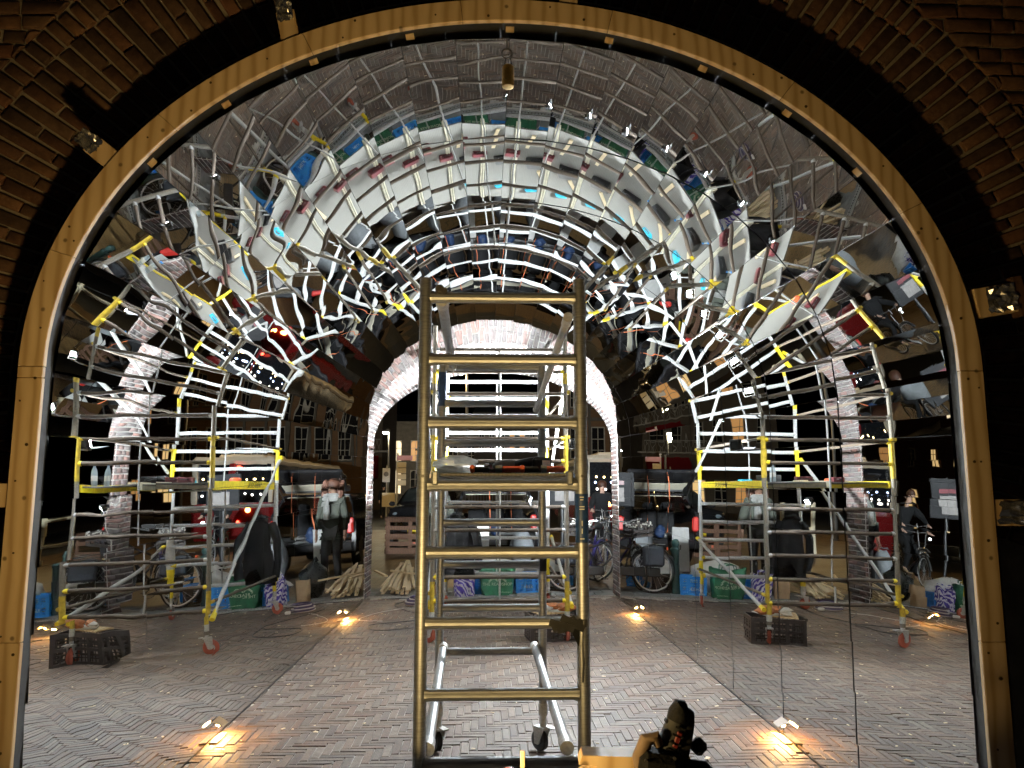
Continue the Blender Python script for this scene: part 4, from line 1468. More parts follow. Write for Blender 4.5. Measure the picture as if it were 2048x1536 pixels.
# cable heaps, cables on the floor
M_CABLE = simple('dark cable', (0.02, 0.018, 0.02), 0.5)
M_CABLEP = simple('pale cable', (0.55, 0.52, 0.50), 0.5)
def cable(pts, r, mat, label):
    # Catmull-Rom through the points
    P = [Vector(p) for p in pts]
    out = []
    for i in range(len(P) - 1):
        p0, p1, p2, p3 = P[max(0, i - 1)], P[i], P[i + 1], P[min(len(P) - 1, i + 2)]
        for k in range(6):
            t = k / 6
            out.append(0.5 * ((2 * p1) + (p2 - p0) * t + (2 * p0 - 5 * p1 + 4 * p2 - p3) * t * t + (3 * p1 - p0 - 3 * p2 + p3) * t ** 3))
    out.append(P[-1])
    o = MB().path(out, r, 6).build('cable', mat, None)
    tag(o, label, 'cable')
    return o
cz = 0.007
cable([(-1.0, 11.5, cz), (-1.25, 10.9, cz), (-1.05, 10.4, cz), (-0.75, 9.9, cz), (-0.8, 9.2, cz), (-1.25, 9.0, cz), (-1.35, 9.35, cz), (-1.0, 9.55, cz), (-0.72, 9.8, cz), (-0.55, 10.5, cz), (-0.6, 11.3, cz)], 0.005, M_CABLE, 'dark cable looping on the floor beside the far left floor lamp')
cable([(-1.5, 11.45, cz), (-1.0, 11.52, cz), (-0.5, 11.4, cz), (0.1, 11.5, cz), (0.6, 11.35, cz), (1.0, 11.5, cz)], 0.005, M_CABLE, 'dark cable lying along the drain at the far tunnel end')
cable([(-1.1, 10.6, cz), (-1.4, 10.2, cz), (-1.55, 9.7, cz), (-1.25, 9.6, cz)], 0.004, M_CABLEP, 'thin pale cable leading to the far left floor lamp')
cable([(0.45, 12.0, 0.02), (0.36, 12.1, 0.12), (0.50, 12.3, 0.30), (0.42, 12.1, 0.05), (0.32, 11.9, 0.012), (0.40, 11.8, 0.012)], 0.006, M_CABLEP, 'white cable tangled between the green bag and the blue milk crate')
ch = thing('cable_heap', 'heap of coiled dark violet cable on the floor before the left planks', 'cable', (-0.95, 10.95, 0))
M_CABLEV = simple('violet cable', (0.05, 0.035, 0.10), 0.5)
for k in range(9):
    MB().torus((rnd.uniform(-0.03, 0.03), rnd.uniform(-0.03, 0.03), 0.012 + 0.012 * k), 0.17 - 0.008 * k + rnd.uniform(-0.02, 0.02), 0.008, 'z', 26, 6).build('coil', M_CABLEV if k % 3 else M_CABLEP, ch, local=True)
MB().bbox((0.16, -0.2, 0.025), (0.10, 0.05, 0.04), 0.01).build('plug_socket', M_WHITE, ch, local=True)

# debris: chips of wood and paper on the pavers
dz = MB()
for k in range(170):
    x, y = rnd.uniform(-1.65, 1.85), rnd.uniform(4.4, 11.5)
    s_ = rnd.uniform(0.004, 0.013) * (1 if rnd.random() < 0.9 else 2.0)
    dz.box((x, y, 0.006), (s_ * rnd.uniform(1, 3), s_, 0.003), rot_z(rnd.uniform(0, 3)))
o = dz.build('wood_chips', M_PINE, None, smooth=0)
tag(o, 'scattered pale wood chips on the tunnel pavers', 'chips', kind='stuff')

# --- battens on the ground by the left pier
names_b = ['leftmost', 'second from left', 'third from left', 'fourth from left', 'fifth from left']
lay = ['bottom', 'middle', 'top']
for k in range(15):
    layer, c_ = k // 5, k % 5
    L = rnd.uniform(1.15, 1.45)
    pitch = 0.10 + 0.05 * layer + rnd.uniform(-0.015, 0.015)
    yaw = (c_ - 2) * 0.05 + rnd.uniform(-0.09, 0.09)
    x = -1.50 + c_ * 0.075 + rnd.uniform(-0.015, 0.015)
    z = 0.03 + layer * 0.04 + math.sin(pitch) * L / 2
    o = MB().bbox((x, 12.55 + rnd.uniform(-0.05, 0.05), z), (0.047, L, 0.024), 0.002, rot_z(yaw) @ Matrix.Rotation(pitch, 3, 'X')).build('batten', M_PINE, None)
    tag(o, '%s pale batten in the %s layer of the fanned pile' % (names_b[c_], lay[layer]), 'batten', 'pale battens fanned out by the left pier')
for k, (x, y, z, L, yaw, lab) in enumerate(((-1.22, 12.35, 0.28, 0.9, 0.75, 'pale batten lying aslant across the top of the fanned pile'), (-1.05, 12.75, 0.02, 1.3, -0.5, 'pale batten lying alone on the ground right of the fanned pile'), (-1.62, 12.1, 0.30, 0.8, 0.35, 'short pale batten across the left of the fanned pile'))):
    o = MB().bbox((x, y, z), (0.047, L, 0.024), 0.002, rot_z(yaw)).build('batten', M_PINE, None)
    tag(o, lab, 'batten', 'pale battens fanned out by the left pier')

# --- bollard
bo = thing('bollard', 'dark green cast bollard on the sidewalk right of centre', 'bollard', (0.88, 12.28, 0))
M_BOL = simple('dark green cast iron', (0.012, 0.035, 0.032), 0.4)
MB().lathe([(0.085, 0), (0.085, 0.05), (0.07, 0.07), (0.066, 0.62), (0.076, 0.64), (0.076, 0.67), (0.058, 0.69)], 20).build('post', M_BOL, bo, local=True)
MB().lathe([(0.058, 0.688), (0.05, 0.71), (0.062, 0.74), (0.058, 0.79), (0.035, 0.82), (0.006, 0.83)], 20).build('cap', M_BOL, bo, local=True)

M_RIM = simple('bright rim metal', (0.62, 0.62, 0.62), 0.35, 0.3, var=0.1)
# ================================================================ bicycles (local: length along y, front wheel at +y, ground z=0)
def bicycle(label, loc, rz, frame_mat, tilt=0.0, front_crate=False, steer=0.25, rack=True, pannier=False):
    t = thing('bicycle', label, 'bicycle', loc, rz)
    t.rotation_euler = (0, tilt, rz)
    r = 0.345
    fy, ry = 0.54, -0.54
    def wheel(y, st):
        Rm = Matrix.Rotation(st, 3, 'Z')
        def P(mb):
            mb.v = [tuple(Rm @ (Vector(v) - Vector((0, y, 0))) + Vector((0, y, 0))) for v in mb.v]
            return mb
        w = P(MB().torus((0, y, r), r - 0.018, 0.019, 'x', 36, 8)).build('tyre', M_RUBBER, t, local=True)
        P(MB().torus((0, y, r), r - 0.040, 0.013, 'x', 36, 6, 1.3)).build('rim', M_RIM, w, local=True)
        s_ = MB()
        for k in range(18):
            a = 2 * math.pi * k / 18
            b = a + (0.5 if k % 2 else -0.5)
            s_.tube((0.018 * (1 if k % 2 else -1), y + 0.02 * math.cos(b), r + 0.02 * math.sin(b)), (0, y + (r - 0.045) * math.cos(a), r + (r - 0.045) * math.sin(a)), 0.0022, 4, cap=False)
        P(s_).build('spokes', M_RIM, w, local=True)
        P(MB().tube((-0.05, y, r), (0.05, y, r), 0.017, 10)).build('hub', M_CHROME, w, local=True)
        pts = [(0, y + (r + 0.022) * math.cos(a), r + (r + 0.022) * math.sin(a)) for a in [R(q) for q in (range(20, 190, 14) if y < 0 else range(10, 150, 14))]]
        P(MB().path(pts, 0.018, 6)).build('mudguard', frame_mat if y < 0 else M_CHROME, t, local=True)
    wheel(fy, steer)
    wheel(ry, 0)
    bb = Vector((0, -0.08, 0.29))
    seat = Vector((0, -0.24, 0.80))
    head = Vector((0, 0.36, 0.86))
    headl = Vector((0, 0.39, 0.72))
    mb = MB()
    mb.tube(bb, seat, 0.016, 10).tube(bb, headl, 0.018, 10).tube(seat - Vector((0, 0, 0.16)), head - Vector((0, 0, 0.02)), 0.016, 10)
    mb.tube(headl, head, 0.020, 10)
    for sx in (-1, 1):
        mb.tube(bb, (sx * 0.055, ry, r), 0.010, 8).tube(seat - Vector((0, 0, 0.06)), (sx * 0.055, ry, r), 0.009, 8)
    mb.build('bicycle_frame', frame_mat, t, local=True)
    Rs = Matrix.Rotation(steer, 3, 'Z')
    fk = MB()
    for sx in (-1, 1):
        fk.path([headl + Vector((sx * 0.04, 0, -0.02)), (sx * 0.05, 0.47, 0.50), (sx * 0.052, fy, r)], 0.010, 8)
    fk.tube(headl, headl + Vector((0, 0, -0.03)), 0.022)
    fk.build('fork', M_CHROME, t, local=True)
    hb = MB().tube(head, head + Vector((0, -0.03, 0.20)), 0.012, 8)
    H0 = head + Vector((0, -0.03, 0.20))
    pts = [Rs @ Vector(p) + H0 for p in ((-0.29, -0.22, 0.0), (-0.29, -0.10, 0.02), (-0.20, 0.02, 0.03), (0, 0.03, 0.0), (0.20, 0.02, 0.03), (0.29, -0.10, 0.02), (0.29, -0.22, 0.0))]
    hb.path(pts, 0.011, 8)
    hbo = hb.build('handlebar', M_CHROME, t, local=True)
    g_ = MB().tube(pts[0], pts[1], 0.016, 8).tube(pts[5], pts[6], 0.016, 8)
    g_.build('grips', M_RUBBER, hbo, local=True)
    MB().path([H0 + Vector((0.02, 0, 0)), H0 + Vector((0.10, 0.16, 0.06)), headl + Vector((0.05, 0.10, 0.05)), headl + Vector((0.02, 0.02, -0.05))], 0.004, 5).path([H0 + Vector((-0.02, 0, 0)), H0 + Vector((-0.10, 0.17, 0.02)), headl + Vector((-0.05, 0.10, 0.0)), headl], 0.004, 5).build('brake_cables', M_CABLEP, hbo, local=True)
    MB().tube(seat - Vector((0, 0, 0.02)), seat + Vector((0, -0.02, 0.12)), 0.012, 8).build('seat_post', M_CHROME, t, local=True)
    s0 = seat + Vector((0, -0.03, 0.14))
    MB().path([s0 + Vector((0, 0.15, 0.01)), s0 + Vector((0, 0.04, 0.0)), s0 + Vector((0, -0.07, 0.01)), s0 + Vector((0, -0.13, 0.02))], [0.022, 0.035, 0.075, 0.06], 12).build('saddle', M_BLACK, t, local=True)
    ck = MB().torus((0.045, bb.y, bb.z), 0.09, 0.006, 'x', 24, 6)
    for s_ in (-1, 1):
        ck.tube((s_ * 0.05, bb.y, bb.z), (s_ * 0.075, bb.y + s_ * 0.12, bb.z - s_ * 0.10), 0.009, 6)
        ck.box((s_ * 0.125, bb.y + s_ * 0.12, bb.z - s_ * 0.10), (0.09, 0.06, 0.02))
    ck.build('crankset', M_DARKSTEEL, t, local=True)
    MB().bbox((0.055, (bb.y + ry) / 2, 0.315), (0.035, abs(bb.y - ry) + 0.22, 0.14), 0.04).build('chain_case', M_BLACK, t, local=True)
    if rack:
        rk = MB()
        for sx in (-1, 1):
            rk.tube((sx * 0.06, -0.28, 0.74), (sx * 0.06, -0.76, 0.74), 0.006, 6).tube((sx * 0.06, -0.62, 0.74), (sx * 0.06, ry, r), 0.006, 6)
        for k in range(4):
            rk.tube((-0.06, -0.32 - 0.13 * k, 0.74), (0.06, -0.32 - 0.13 * k, 0.74), 0.005, 6)
        rk.build('luggage_rack', M_DARKSTEEL, t, local=True)
    MB().bbox((0, -0.80, 0.68), (0.05, 0.03, 0.05), 0.01).build('tail_light', M_REDPL, t, local=True)
    if pannier:
        for sx in (-1, 1):
            MB().bbox((sx * 0.13, -0.54, 0.55), (0.11, 0.34, 0.30), 0.03).build('pannier', simple('grey blue canvas', (0.045, 0.052, 0.065), 0.85, bump=0.3), t, local=True)
    if front_crate:
        q = MB()
        w, d, h = 0.36, 0.28, 0.20
        c = headl + Vector((0, 0.20, 0.13))
        for s_ in (-1, 1):
            for z0 in (0, 0.075, 0.16):
                q.box(c + Vector((s_ * w / 2, 0, z0 + 0.015)), (0.012, d, 0.04)).box(c + Vector((0, s_ * d / 2, z0 + 0.015)), (w, 0.012, 0.04))
            for k in range(6):
                q.box(c + Vector((-w / 2 + w * k / 5, s_ * d / 2, h / 2)), (0.014, 0.010, h)).box(c + Vector((s_ * w / 2, -d / 2 + d * k / 5, h / 2)), (0.010, 0.014, h))
        q.box(c, (w, d, 0.01))
        ba = q.build('carrier_crate', M_CRATEB, t, local=True, smooth=0)
        b2 = MB()
        for k in range(46):
            u = rnd.random() * 2 * (w + d)
            for _ in range(1):
                if u < w: p = (-w / 2 + u, -d / 2 - 0.01)
                elif u < w + d: p = (w / 2 + 0.01, -d / 2 + u - w)
                elif u < 2 * w + d: p = (w / 2 - (u - w - d), d / 2 + 0.01)
                else: p = (-w / 2 - 0.01, d / 2 - (u - 2 * w - d))
            b2.bbox(c + Vector((p[0], p[1], h - rnd.uniform(-0.01, 0.05))), (0.024, 0.024, 0.024), 0.006)
        b2.build('white_beads', M_PAPER, ba, local=True)
        MB().bbox(headl + Vector((0, 0.09, 0.02)), (0.06, 0.05, 0.06), 0.015).build('head_lamp', M_CHROME, t, local=True)
    return t
M_FRP = simple('violet frame paint', (0.06, 0.05, 0.22), 0.3)
M_FRB = simple('black frame paint', (0.015, 0.015, 0.017), 0.3)
bicycle('violet bicycle with a bead trimmed black crate before the right pier', (1.66, 12.95, 0), R(152), M_FRP, R(-5), True, 0.3)
bicycle('black bicycle standing side-on against the right pier', (1.80, 12.22, 0), R(-88), M_FRB, R(-6), False, 0.2, True, True)
bicycle('black bicycle parked furthest right outside the arch', (2.35, 13.3, 0), R(62), M_FRB, R(5), False, 0.1, True, False)

# ================================================================ people
def skin_body(name, joints, edges, root, mat, parent=None, sub=2, local=True):
    me = bpy.data.meshes.new(name)
    names = list(joints)
    me.from_pydata([joints[k][0] for k in names], [(names.index(a), names.index(b)) for a, b in edges], [])
    o = bpy.data.objects.new(name, me)
    COL.objects.link(o)
    if parent is not None:
        o.parent = parent
    m = o.modifiers.new('Skin', 'SKIN')
    m.use_smooth_shade = True
    for i, k in enumerate(names):
        r_ = joints[k][1]
        me.skin_vertices[0].data[i].radius = r_ if isinstance(r_, tuple) else (r_, r_)
        me.skin_vertices[0].data[i].use_root = (k == root)
    s_ = o.modifiers.new('Subd', 'SUBSURF')
    s_.levels = s_.render_levels = sub
    me.materials.append(mat)
    return o

M_SKINT = simple('skin', (0.56, 0.35, 0.26), 0.55, var=0.06)
def person(label, loc, rz, coat_mat, leg_mat, hair_mat, pose, scarf=None, hair_long=True, scale=1.0):
    t = thing('person', label, 'person', loc, rz)
    J = dict(pose)
    t.scale = (scale,) * 3
    body = {}
    def add(k, r_): body[k] = (J[k], r_)
    add('pelvis', (0.11, 0.085)); add('waist', (0.10, 0.075)); add('chest', (0.115, 0.080)); add('neck', 0.052); add('jaw', (0.062, 0.070)); add('head', (0.078, 0.092)); add('crown', (0.060, 0.070))
    E_ = [('pelvis', 'waist'), ('waist', 'chest'), ('chest', 'neck'), ('neck', 'jaw'), ('jaw', 'head'), ('head', 'crown')]
    for s in 'LR':
        add('sh' + s, 0.050); add('el' + s, 0.046); add('wr' + s, 0.028); add('pm' + s, (0.030, 0.020))
        add('hip' + s, 0.090); add('kn' + s, 0.060); add('an' + s, 0.042); add('ft' + s, (0.040, 0.032))
        E_ += [('chest', 'sh' + s), ('sh' + s, 'el' + s), ('el' + s, 'wr' + s), ('wr' + s, 'pm' + s), ('pelvis', 'hip' + s), ('hip' + s, 'kn' + s), ('kn' + s, 'an' + s), ('an' + s, 'ft' + s)]
        pm = Vector(J['pm' + s])
        d = (pm - Vector(J['wr' + s])).normalized()
        sd = Vector((0, 1, 0)) if abs(d.y) < 0.7 else Vector((1, 0, 0))
        for q in range(4):
            b = pm + sd * (q - 1.5) * 0.017
            L = (0.060, 0.068, 0.064, 0.050)[q]
            k1, k2 = f'f{s}{q}a', f'f{s}{q}b'
            body[k1] = (tuple(b + d * L * 0.6), 0.0085)
            body[k2] = (tuple(b + d * L + Vector((0, -0.012, 0))), 0.007)
            E_ += [('pm' + s, k1), (k1, k2)]
        k1, k2 = f't{s}a', f't{s}b'
        body[k1] = (tuple(pm - d * 0.02 + sd * -0.042), 0.010)
        body[k2] = (tuple(pm + d * 0.02 + sd * -0.058), 0.008)
        E_ += [('wr' + s, k1), (k1, k2)]
    skin_body('body', body, E_, 'pelvis', M_SKINT, t)
    # coat: torso and sleeves a little larger than the body
    cj = {'hem': (tuple(Vector(J['pelvis']) + Vector((0, 0, -0.10))), (0.185, 0.145)), 'pelvis': (J['pelvis'], (0.175, 0.135)), 'waist': (J['waist'], (0.165, 0.125)), 'chest': (J['chest'], (0.185, 0.140)), 'collar': (tuple(Vector(J['neck']) + Vector((0, 0, -0.02))), 0.078)}
    ce = [('hem', 'pelvis'), ('pelvis', 'waist'), ('waist', 'chest'), ('chest', 'collar')]
    for s in 'LR':
        cj['sh' + s] = (J['sh' + s], 0.088)
        cj['el' + s] = (J['el' + s], 0.070)
        w = Vector(J['el' + s]).lerp(Vector(J['wr' + s]), 0.92)
        cj['wr' + s] = (tuple(w), 0.048)
        ce += [('chest', 'sh' + s), ('sh' + s, 'el' + s), ('el' + s, 'wr' + s)]
    skin_body('coat', cj, ce, 'pelvis', coat_mat, t)
    tj = {'pelvis': (tuple(Vector(J['pelvis']) + Vector((0, 0, -0.02))), (0.150, 0.120))}
    te = []
    for s in 'LR':
        tj['hip' + s] = (J['hip' + s], 0.108)
        tj['kn' + s] = (J['kn' + s], 0.080)
        tj['an' + s] = (tuple(Vector(J['an' + s]) + Vector((0, 0, 0.02))), 0.066)
        te += [('pelvis', 'hip' + s), ('hip' + s, 'kn' + s), ('kn' + s, 'an' + s)]
    skin_body('trousers', tj, te, 'pelvis', leg_mat, t)
    for s in 'LR':
        a = Vector(J['an' + s])
        f = Vector(J['ft' + s])
        dr_ = (f - a)
        sj = {'h': (tuple(a + Vector((0, 0, -0.03)) - dr_ * 0.15), 0.052), 'm': (tuple(a.lerp(f, 0.6) + Vector((0, 0, -0.005))), (0.050, 0.045)), 't': (tuple(f + dr_ * 0.25), (0.044, 0.034))}
        skin_body('shoe', sj, [('h', 'm'), ('m', 't')], 'h', M_PAPERBAG, t, 1)
    hd = Vector(J['head'])
    fwd = Vector((0, -1, 0))
    face = MB()
    for sx in (-1, 1):
        face.sphere(hd + Vector((sx * 0.032, -0.086, 0.005)), 0.010, 8, 6)
    face.build('eyes', M_BLACK, t, local=True)
    MB().path([hd + Vector((0, -0.088, 0.01)), hd + Vector((0, -0.108, -0.028)), hd + Vector((0, -0.092, -0.036))], [0.008, 0.014, 0.012], 8).build('nose', M_SKINT, t, local=True)
    MB().sphere(hd + Vector((0, -0.080, -0.066)), 0.02, 10, 6, (1.1, 0.5, 0.32)).build('mouth', M_REDW, t, local=True)
    for sx in (-1, 1):
        MB().sphere(hd + Vector((sx * 0.082, 0.0, -0.01)), 0.022, 8, 6, (0.5, 0.8, 1.3)).build('ear', M_SKINT, t, local=True)
    # hair in curly locks
    r_ = random.Random(5)
    hb = MB().sphere(hd + Vector((0, 0.026, 0.046)), 0.116, 16, 10, (0.98, 1.0, 0.95))
    if hair_long:
        for k in range(110):
            a = r_.uniform(-0.45, math.pi + 0.45)
            rad = r_.uniform(0.10, 0.155)
            z0 = r_.uniform(-0.16, 0.10)
            hb.sphere(hd + Vector((rad * math.cos(a), 0.03 + 0.8 * rad * math.sin(a), z0)), r_.uniform(0.022, 0.042), 7, 5, (1, 1, r_.uniform(1.0, 1.9)))
    hb.build('hair', hair_mat, t, local=True)
    if scarf:
        nk = Vector(J['neck'])
        sm = MB().torus(nk + Vector((0, -0.01, 0.0)), 0.085, 0.045, 'z', 20, 10, 1.1)
        sm.torus(nk + Vector((0, -0.015, -0.05)), 0.095, 0.04, 'z', 20, 10, 1.0)
        sm.path([nk + Vector((0.02, -0.12, -0.04)), nk + Vector((0.035, -0.175, -0.14)), nk + Vector((0.03, -0.185, -0.26)), nk + Vector((0.04, -0.18, -0.36))], [0.04, 0.05, 0.06, 0.05], 8)
        sm.build('scarf', scarf, t, local=True)
    return t
STAND = dict(pelvis=(0, 0, 0.93), waist=(0, 0, 1.08), chest=(0, 0, 1.28), neck=(0, -0.005, 1.44), jaw=(0, -0.02, 1.50), head=(0, -0.012, 1.57), crown=(0, 0.0, 1.645),
             shL=(-0.17, 0, 1.36), elL=(-0.235, 0.02, 1.10), wrL=(-0.245, -0.04, 0.87), pmL=(-0.248, -0.055, 0.80),
             shR=(0.17, 0, 1.36), elR=(0.25, 0.03, 1.10), wrR=(0.275, -0.03, 0.87), pmR=(0.278, -0.045, 0.80),
             hipL=(-0.09, 0, 0.88), knL=(-0.10, -0.03, 0.48), anL=(-0.10, 0.02, 0.09), ftL=(-0.115, -0.10, 0.035),
             hipR=(0.09, 0, 0.88), knR=(0.105, -0.06, 0.49), anR=(0.11, -0.09, 0.09), ftR=(0.125, -0.21, 0.035))
M_OLIVE = simple('dark olive coat', (0.010, 0.012, 0.007), 0.9, var=0.3, bump=0.4, bscale=30)
M_TROU = simple('charcoal trousers', (0.010, 0.009, 0.009), 0.9, var=0.3)
M_HAIR = simple('reddish brown hair', (0.055, 0.020, 0.010), 0.6, var=0.3, vscale=40)
M_SCARF = simple('grey knit scarf', (0.25, 0.25, 0.24), 0.9, var=0.2, vscale=40, bump=0.6, bscale=60)
person('person in dark olive coat and grey scarf walking in beyond the arch', (-0.86, 13.4, 0), R(12), M_OLIVE, M_TROU, M_HAIR, STAND, M_SCARF, True, 1.03)
person('distant person in dark clothing crossing the far square', (-5.55, 42, -0.03), R(30), M_CLOTHB, M_CLOTHB, M_CLOTHB, STAND, None, False, 1.05)
# cyclist riding toward the camera
RIDE = dict(STAND)
RIDE.update(pelvis=(0, 0.22, 0.96), waist=(0, 0.18, 1.12), chest=(0, 0.08, 1.33), neck=(0, 0.03, 1.49), jaw=(0, 0.0, 1.55), head=(0, 0.01, 1.62), crown=(0, 0.02, 1.695),
            shL=(-0.18, 0.08, 1.40), elL=(-0.28, -0.08, 1.18), wrL=(-0.28, -0.28, 1.08), pmL=(-0.28, -0.34, 1.06),
            shR=(0.18, 0.08, 1.40), elR=(0.28, -0.08, 1.18), wrR=(0.28, -0.28, 1.08), pmR=(0.28, -0.34, 1.06),
            hipL=(-0.10, 0.20, 0.90), knL=(-0.12, -0.16, 0.72), anL=(-0.12, 0.0, 0.34), ftL=(-0.12, -0.12, 0.28),
            hipR=(0.10, 0.20, 0.90), knR=(0.12, -0.08, 0.56), anR=(0.12, 0.12, 0.18), ftR=(0.12, 0.0, 0.12))
person('cyclist in black coat riding toward the arch from the bus', (2.72, 18.2, 0), 0, M_CLOTHB, M_CLOTHB, M_HAIR, RIDE, None, False, 1.0)
bicycle('bicycle ridden by the cyclist in the black coat', (2.72, 18.2, 0), R(180), M_FRB, 0, False, 0.0, True, False)
M_HEADL = emit('white bike light', (0.9, 0.96, 1.0), 130)
hl = thing('bike_light', 'glaring white light on the handlebar of the ridden bicycle', 'light', (2.86, 17.66, 0.95))
MB().lathe([(0.02, 0.0), (0.034, 0.02), (0.034, 0.05)], 14, Matrix.Translation((0, 0.05, 0.0)) @ Matrix.Rotation(R(90), 4, 'X')).build('lamp_shell', M_BLACK, hl, local=True)
MB().sphere((0, -0.002, 0), 0.030, 12, 8, (1, 0.4, 1)).build('lens', M_HEADL, hl, local=True)

# ================================================================ pallet
pt = thing('pallet', 'brown wooden pallet standing on edge before the dark car', 'pallet', (-1.88, 19.3, 0), R(4))
for k, z in enumerate((0.07, 0.40, 0.82)):
    MB().bbox((0, 0.05, z), (1.22, 0.022, 0.13), 0.004).build('plank', M_PALLET, pt, local=True)
for z in (0.05, 0.24, 0.43, 0.62, 0.84):
    MB().bbox((0, -0.07, z), (1.22, 0.02, 0.10), 0.004).build('plank', M_PALLET, pt, local=True)
for x in (-0.54, 0, 0.54):
    MB().bbox((x, -0.01, 0.44), (0.10, 0.09, 0.86), 0.004).build('bearer', M_PALLET, pt, local=True)
MB().bbox((0.1, -0.082, 0.26), (0.05, 0.004, 0.03), 0.001).build('marker', M_REDPL, pt, local=True)

# ================================================================ cars
M_CARB = NT('black car paint').set(Base_Color=(0.012, 0.012, 0.014), Roughness=0.12)
M_CARB.p.inputs['Coat Weight'].default_value = 0.8
M_CARB.t.links.new(M_CARB.ramp(M_CARB.noise(M_CARB.coord('Object'), 6, 4), [(0.3, (0.010, 0.010, 0.012)), (0.7, (0.022, 0.021, 0.021))]), M_CARB.p.inputs['Base Color'])
M_CARB = M_CARB.m
M_GLASSD = NT('dark car glass').set(Base_Color=(0.02, 0.022, 0.02), Roughness=0.04)
M_GLASSD.t.links.new(M_GLASSD.ramp(M_GLASSD.noise(M_GLASSD.coord('Object'), 3, 2), [(0.3, (0.015, 0.017, 0.016)), (0.7, (0.03, 0.032, 0.028))]), M_GLASSD.p.inputs['Base Color'])
M_GLASSD = M_GLASSD.m
M_BEIGE = simple('beige headliner', (0.50, 0.46, 0.36), 0.9, var=0.08)
def loft(sections):
    """sections: list of (y, [(halfwidth, z) from bottom centre to top centre]); mirrored in x"""
    mb = MB()
    rings = []
    for y, pr in sections:
        rr = [(w, y, z) for w, z in pr]
        rl = [(-w, y, z) for w, z in reversed(pr)]
        rings.append(rr + rl)
    n = len(rings[0])
    vs = [p for r_ in rings for p in r_]
    fs = []
    for i in range(len(rings) - 1):
        for k in range(n):
            fs.append((i * n + k, i * n + (k + 1) % n, (i + 1) * n + (k + 1) % n, (i + 1) * n + k))
    fs += [tuple(range(n))[::-1], tuple(range((len(rings) - 1) * n, len(rings) * n))]
    return mb.add(vs, fs)
def car_wheel(t, x, y, r=0.33):
    M = Matrix.Translation((x, y, r)) @ Matrix.Rotation(R(90), 4, 'Y')
    w = MB().lathe([(r * 0.62, -0.10), (r * 0.95, -0.10), (r, -0.06), (r, 0.06), (r * 0.95, 0.10), (r * 0.62, 0.10)], 26, M).build('tyre', M_RUBBER, t, local=True)
    MB().lathe([(0.02, -0.085), (r * 0.2, -0.09), (r * 0.6, -0.07), (r * 0.64, -0.09), (r * 0.64, 0.09), (r * 0.6, 0.07), (r * 0.2, 0.09), (0.02, 0.085)], 18, M).build('rim', M_STEEL, w, local=True)
def sec(w, zb, zbelt, wtop, ztop):
    return [(w * 0.55, zb), (w * 0.93, zb + 0.04), (w, zb + 0.22), (w, zbelt - 0.10), (w * 0.965, zbelt), (wtop, max(zbelt + 0.02, ztop - 0.08)), (wtop * 0.86, ztop - 0.012), (wtop * 0.4, ztop + 0.012)]
# dark compact car, front toward the camera (-y)
c1 = thing('parked_car', 'dark compact car with chrome grille parked behind the pallet', 'car', (-1.86, 21.1, 0), R(-7))
loft([(-0.05, sec(0.72, 0.24, 0.80, 0.62, 0.84)), (0.06, sec(0.83, 0.22, 0.94, 0.72, 1.00)), (0.35, sec(0.90, 0.20, 1.02, 0.78, 1.09)), (0.95, sec(0.92, 0.20, 1.06, 0.82, 1.14)), (1.10, sec(0.92, 0.2, 1.07, 0.80, 1.20)), (1.62, sec(0.92, 0.2, 1.08, 0.70, 1.58)), (2.2, sec(0.92, 0.2, 1.09, 0.69, 1.64)), (3.4, sec(0.92, 0.2, 1.10, 0.68, 1.60)), (3.9, sec(0.90, 0.24, 1.10, 0.66, 1.34)), (4.0, sec(0.84, 0.3, 1.02, 0.62, 1.1))]).build('body', M_CARB, c1, local=True, smooth=50)
MB().add([(-0.70, 1.08, 1.215), (0.70, 1.08, 1.215), (0.61, 1.575, 1.575), (-0.61, 1.575, 1.575)], [(0, 1, 2, 3)]).build('windshield', M_GLASSD, c1, local=True)
for sx in (-1, 1):
    MB().add([(sx * 0.905, 1.25, 1.10), (sx * 0.905, 3.5, 1.12), (sx * 0.715, 3.35, 1.52), (sx * 0.725, 1.72, 1.50)], [(0, 1, 2, 3)]).build('side_window', M_GLASSD, c1, local=True)
    hl_ = MB().sphere((sx * 0.62, 0.075, 0.84), 0.125, 18, 10, (1, 0.55, 1.05)).build('headlight', M_CHROME, c1, local=True)
    MB().sphere((sx * 0.62, 0.03, 0.84), 0.10, 16, 8, (1, 0.5, 1)).build('lens', M_BOTTLE, hl_, local=True)
    MB().bbox((sx * 1.02, 1.25, 1.14), (0.17, 0.10, 0.13), 0.04).build('wing_mirror', M_CARB, c1, local=True)
    car_wheel(c1, sx * 0.82, 0.62); car_wheel(c1, sx * 0.82, 3.15)
def oval(w, h, y, z, r):
    pts = []
    for k in range(33):
        a = 2 * math.pi * k / 32
        pts.append((w * math.copysign(abs(math.cos(a)) ** 0.6, math.cos(a)), y, z + h * math.copysign(abs(math.sin(a)) ** 0.8, math.sin(a))))
    return MB().path(pts, r, 8)
gr_ = oval(0.40, 0.10, -0.055, 0.70, 0.020).build('grille', M_CHROME, c1, local=True)
gm = MB().box((0, -0.04, 0.70), (0.74, 0.03, 0.17))
for k in range(3):
    gm.box((0, -0.062, 0.645 + 0.05 * k), (0.72, 0.012, 0.014))
gm.build('grille_mesh', M_BLACK, gr_, local=True)
MB().bbox((0, -0.06, 0.40), (1.30, 0.06, 0.16), 0.03).build('bumper', M_BLACK, c1, local=True)
MB().bbox((0, -0.095, 0.42), (0.50, 0.006, 0.105), 0.002).build('number_plate', M_YELLOW, c1, local=True)

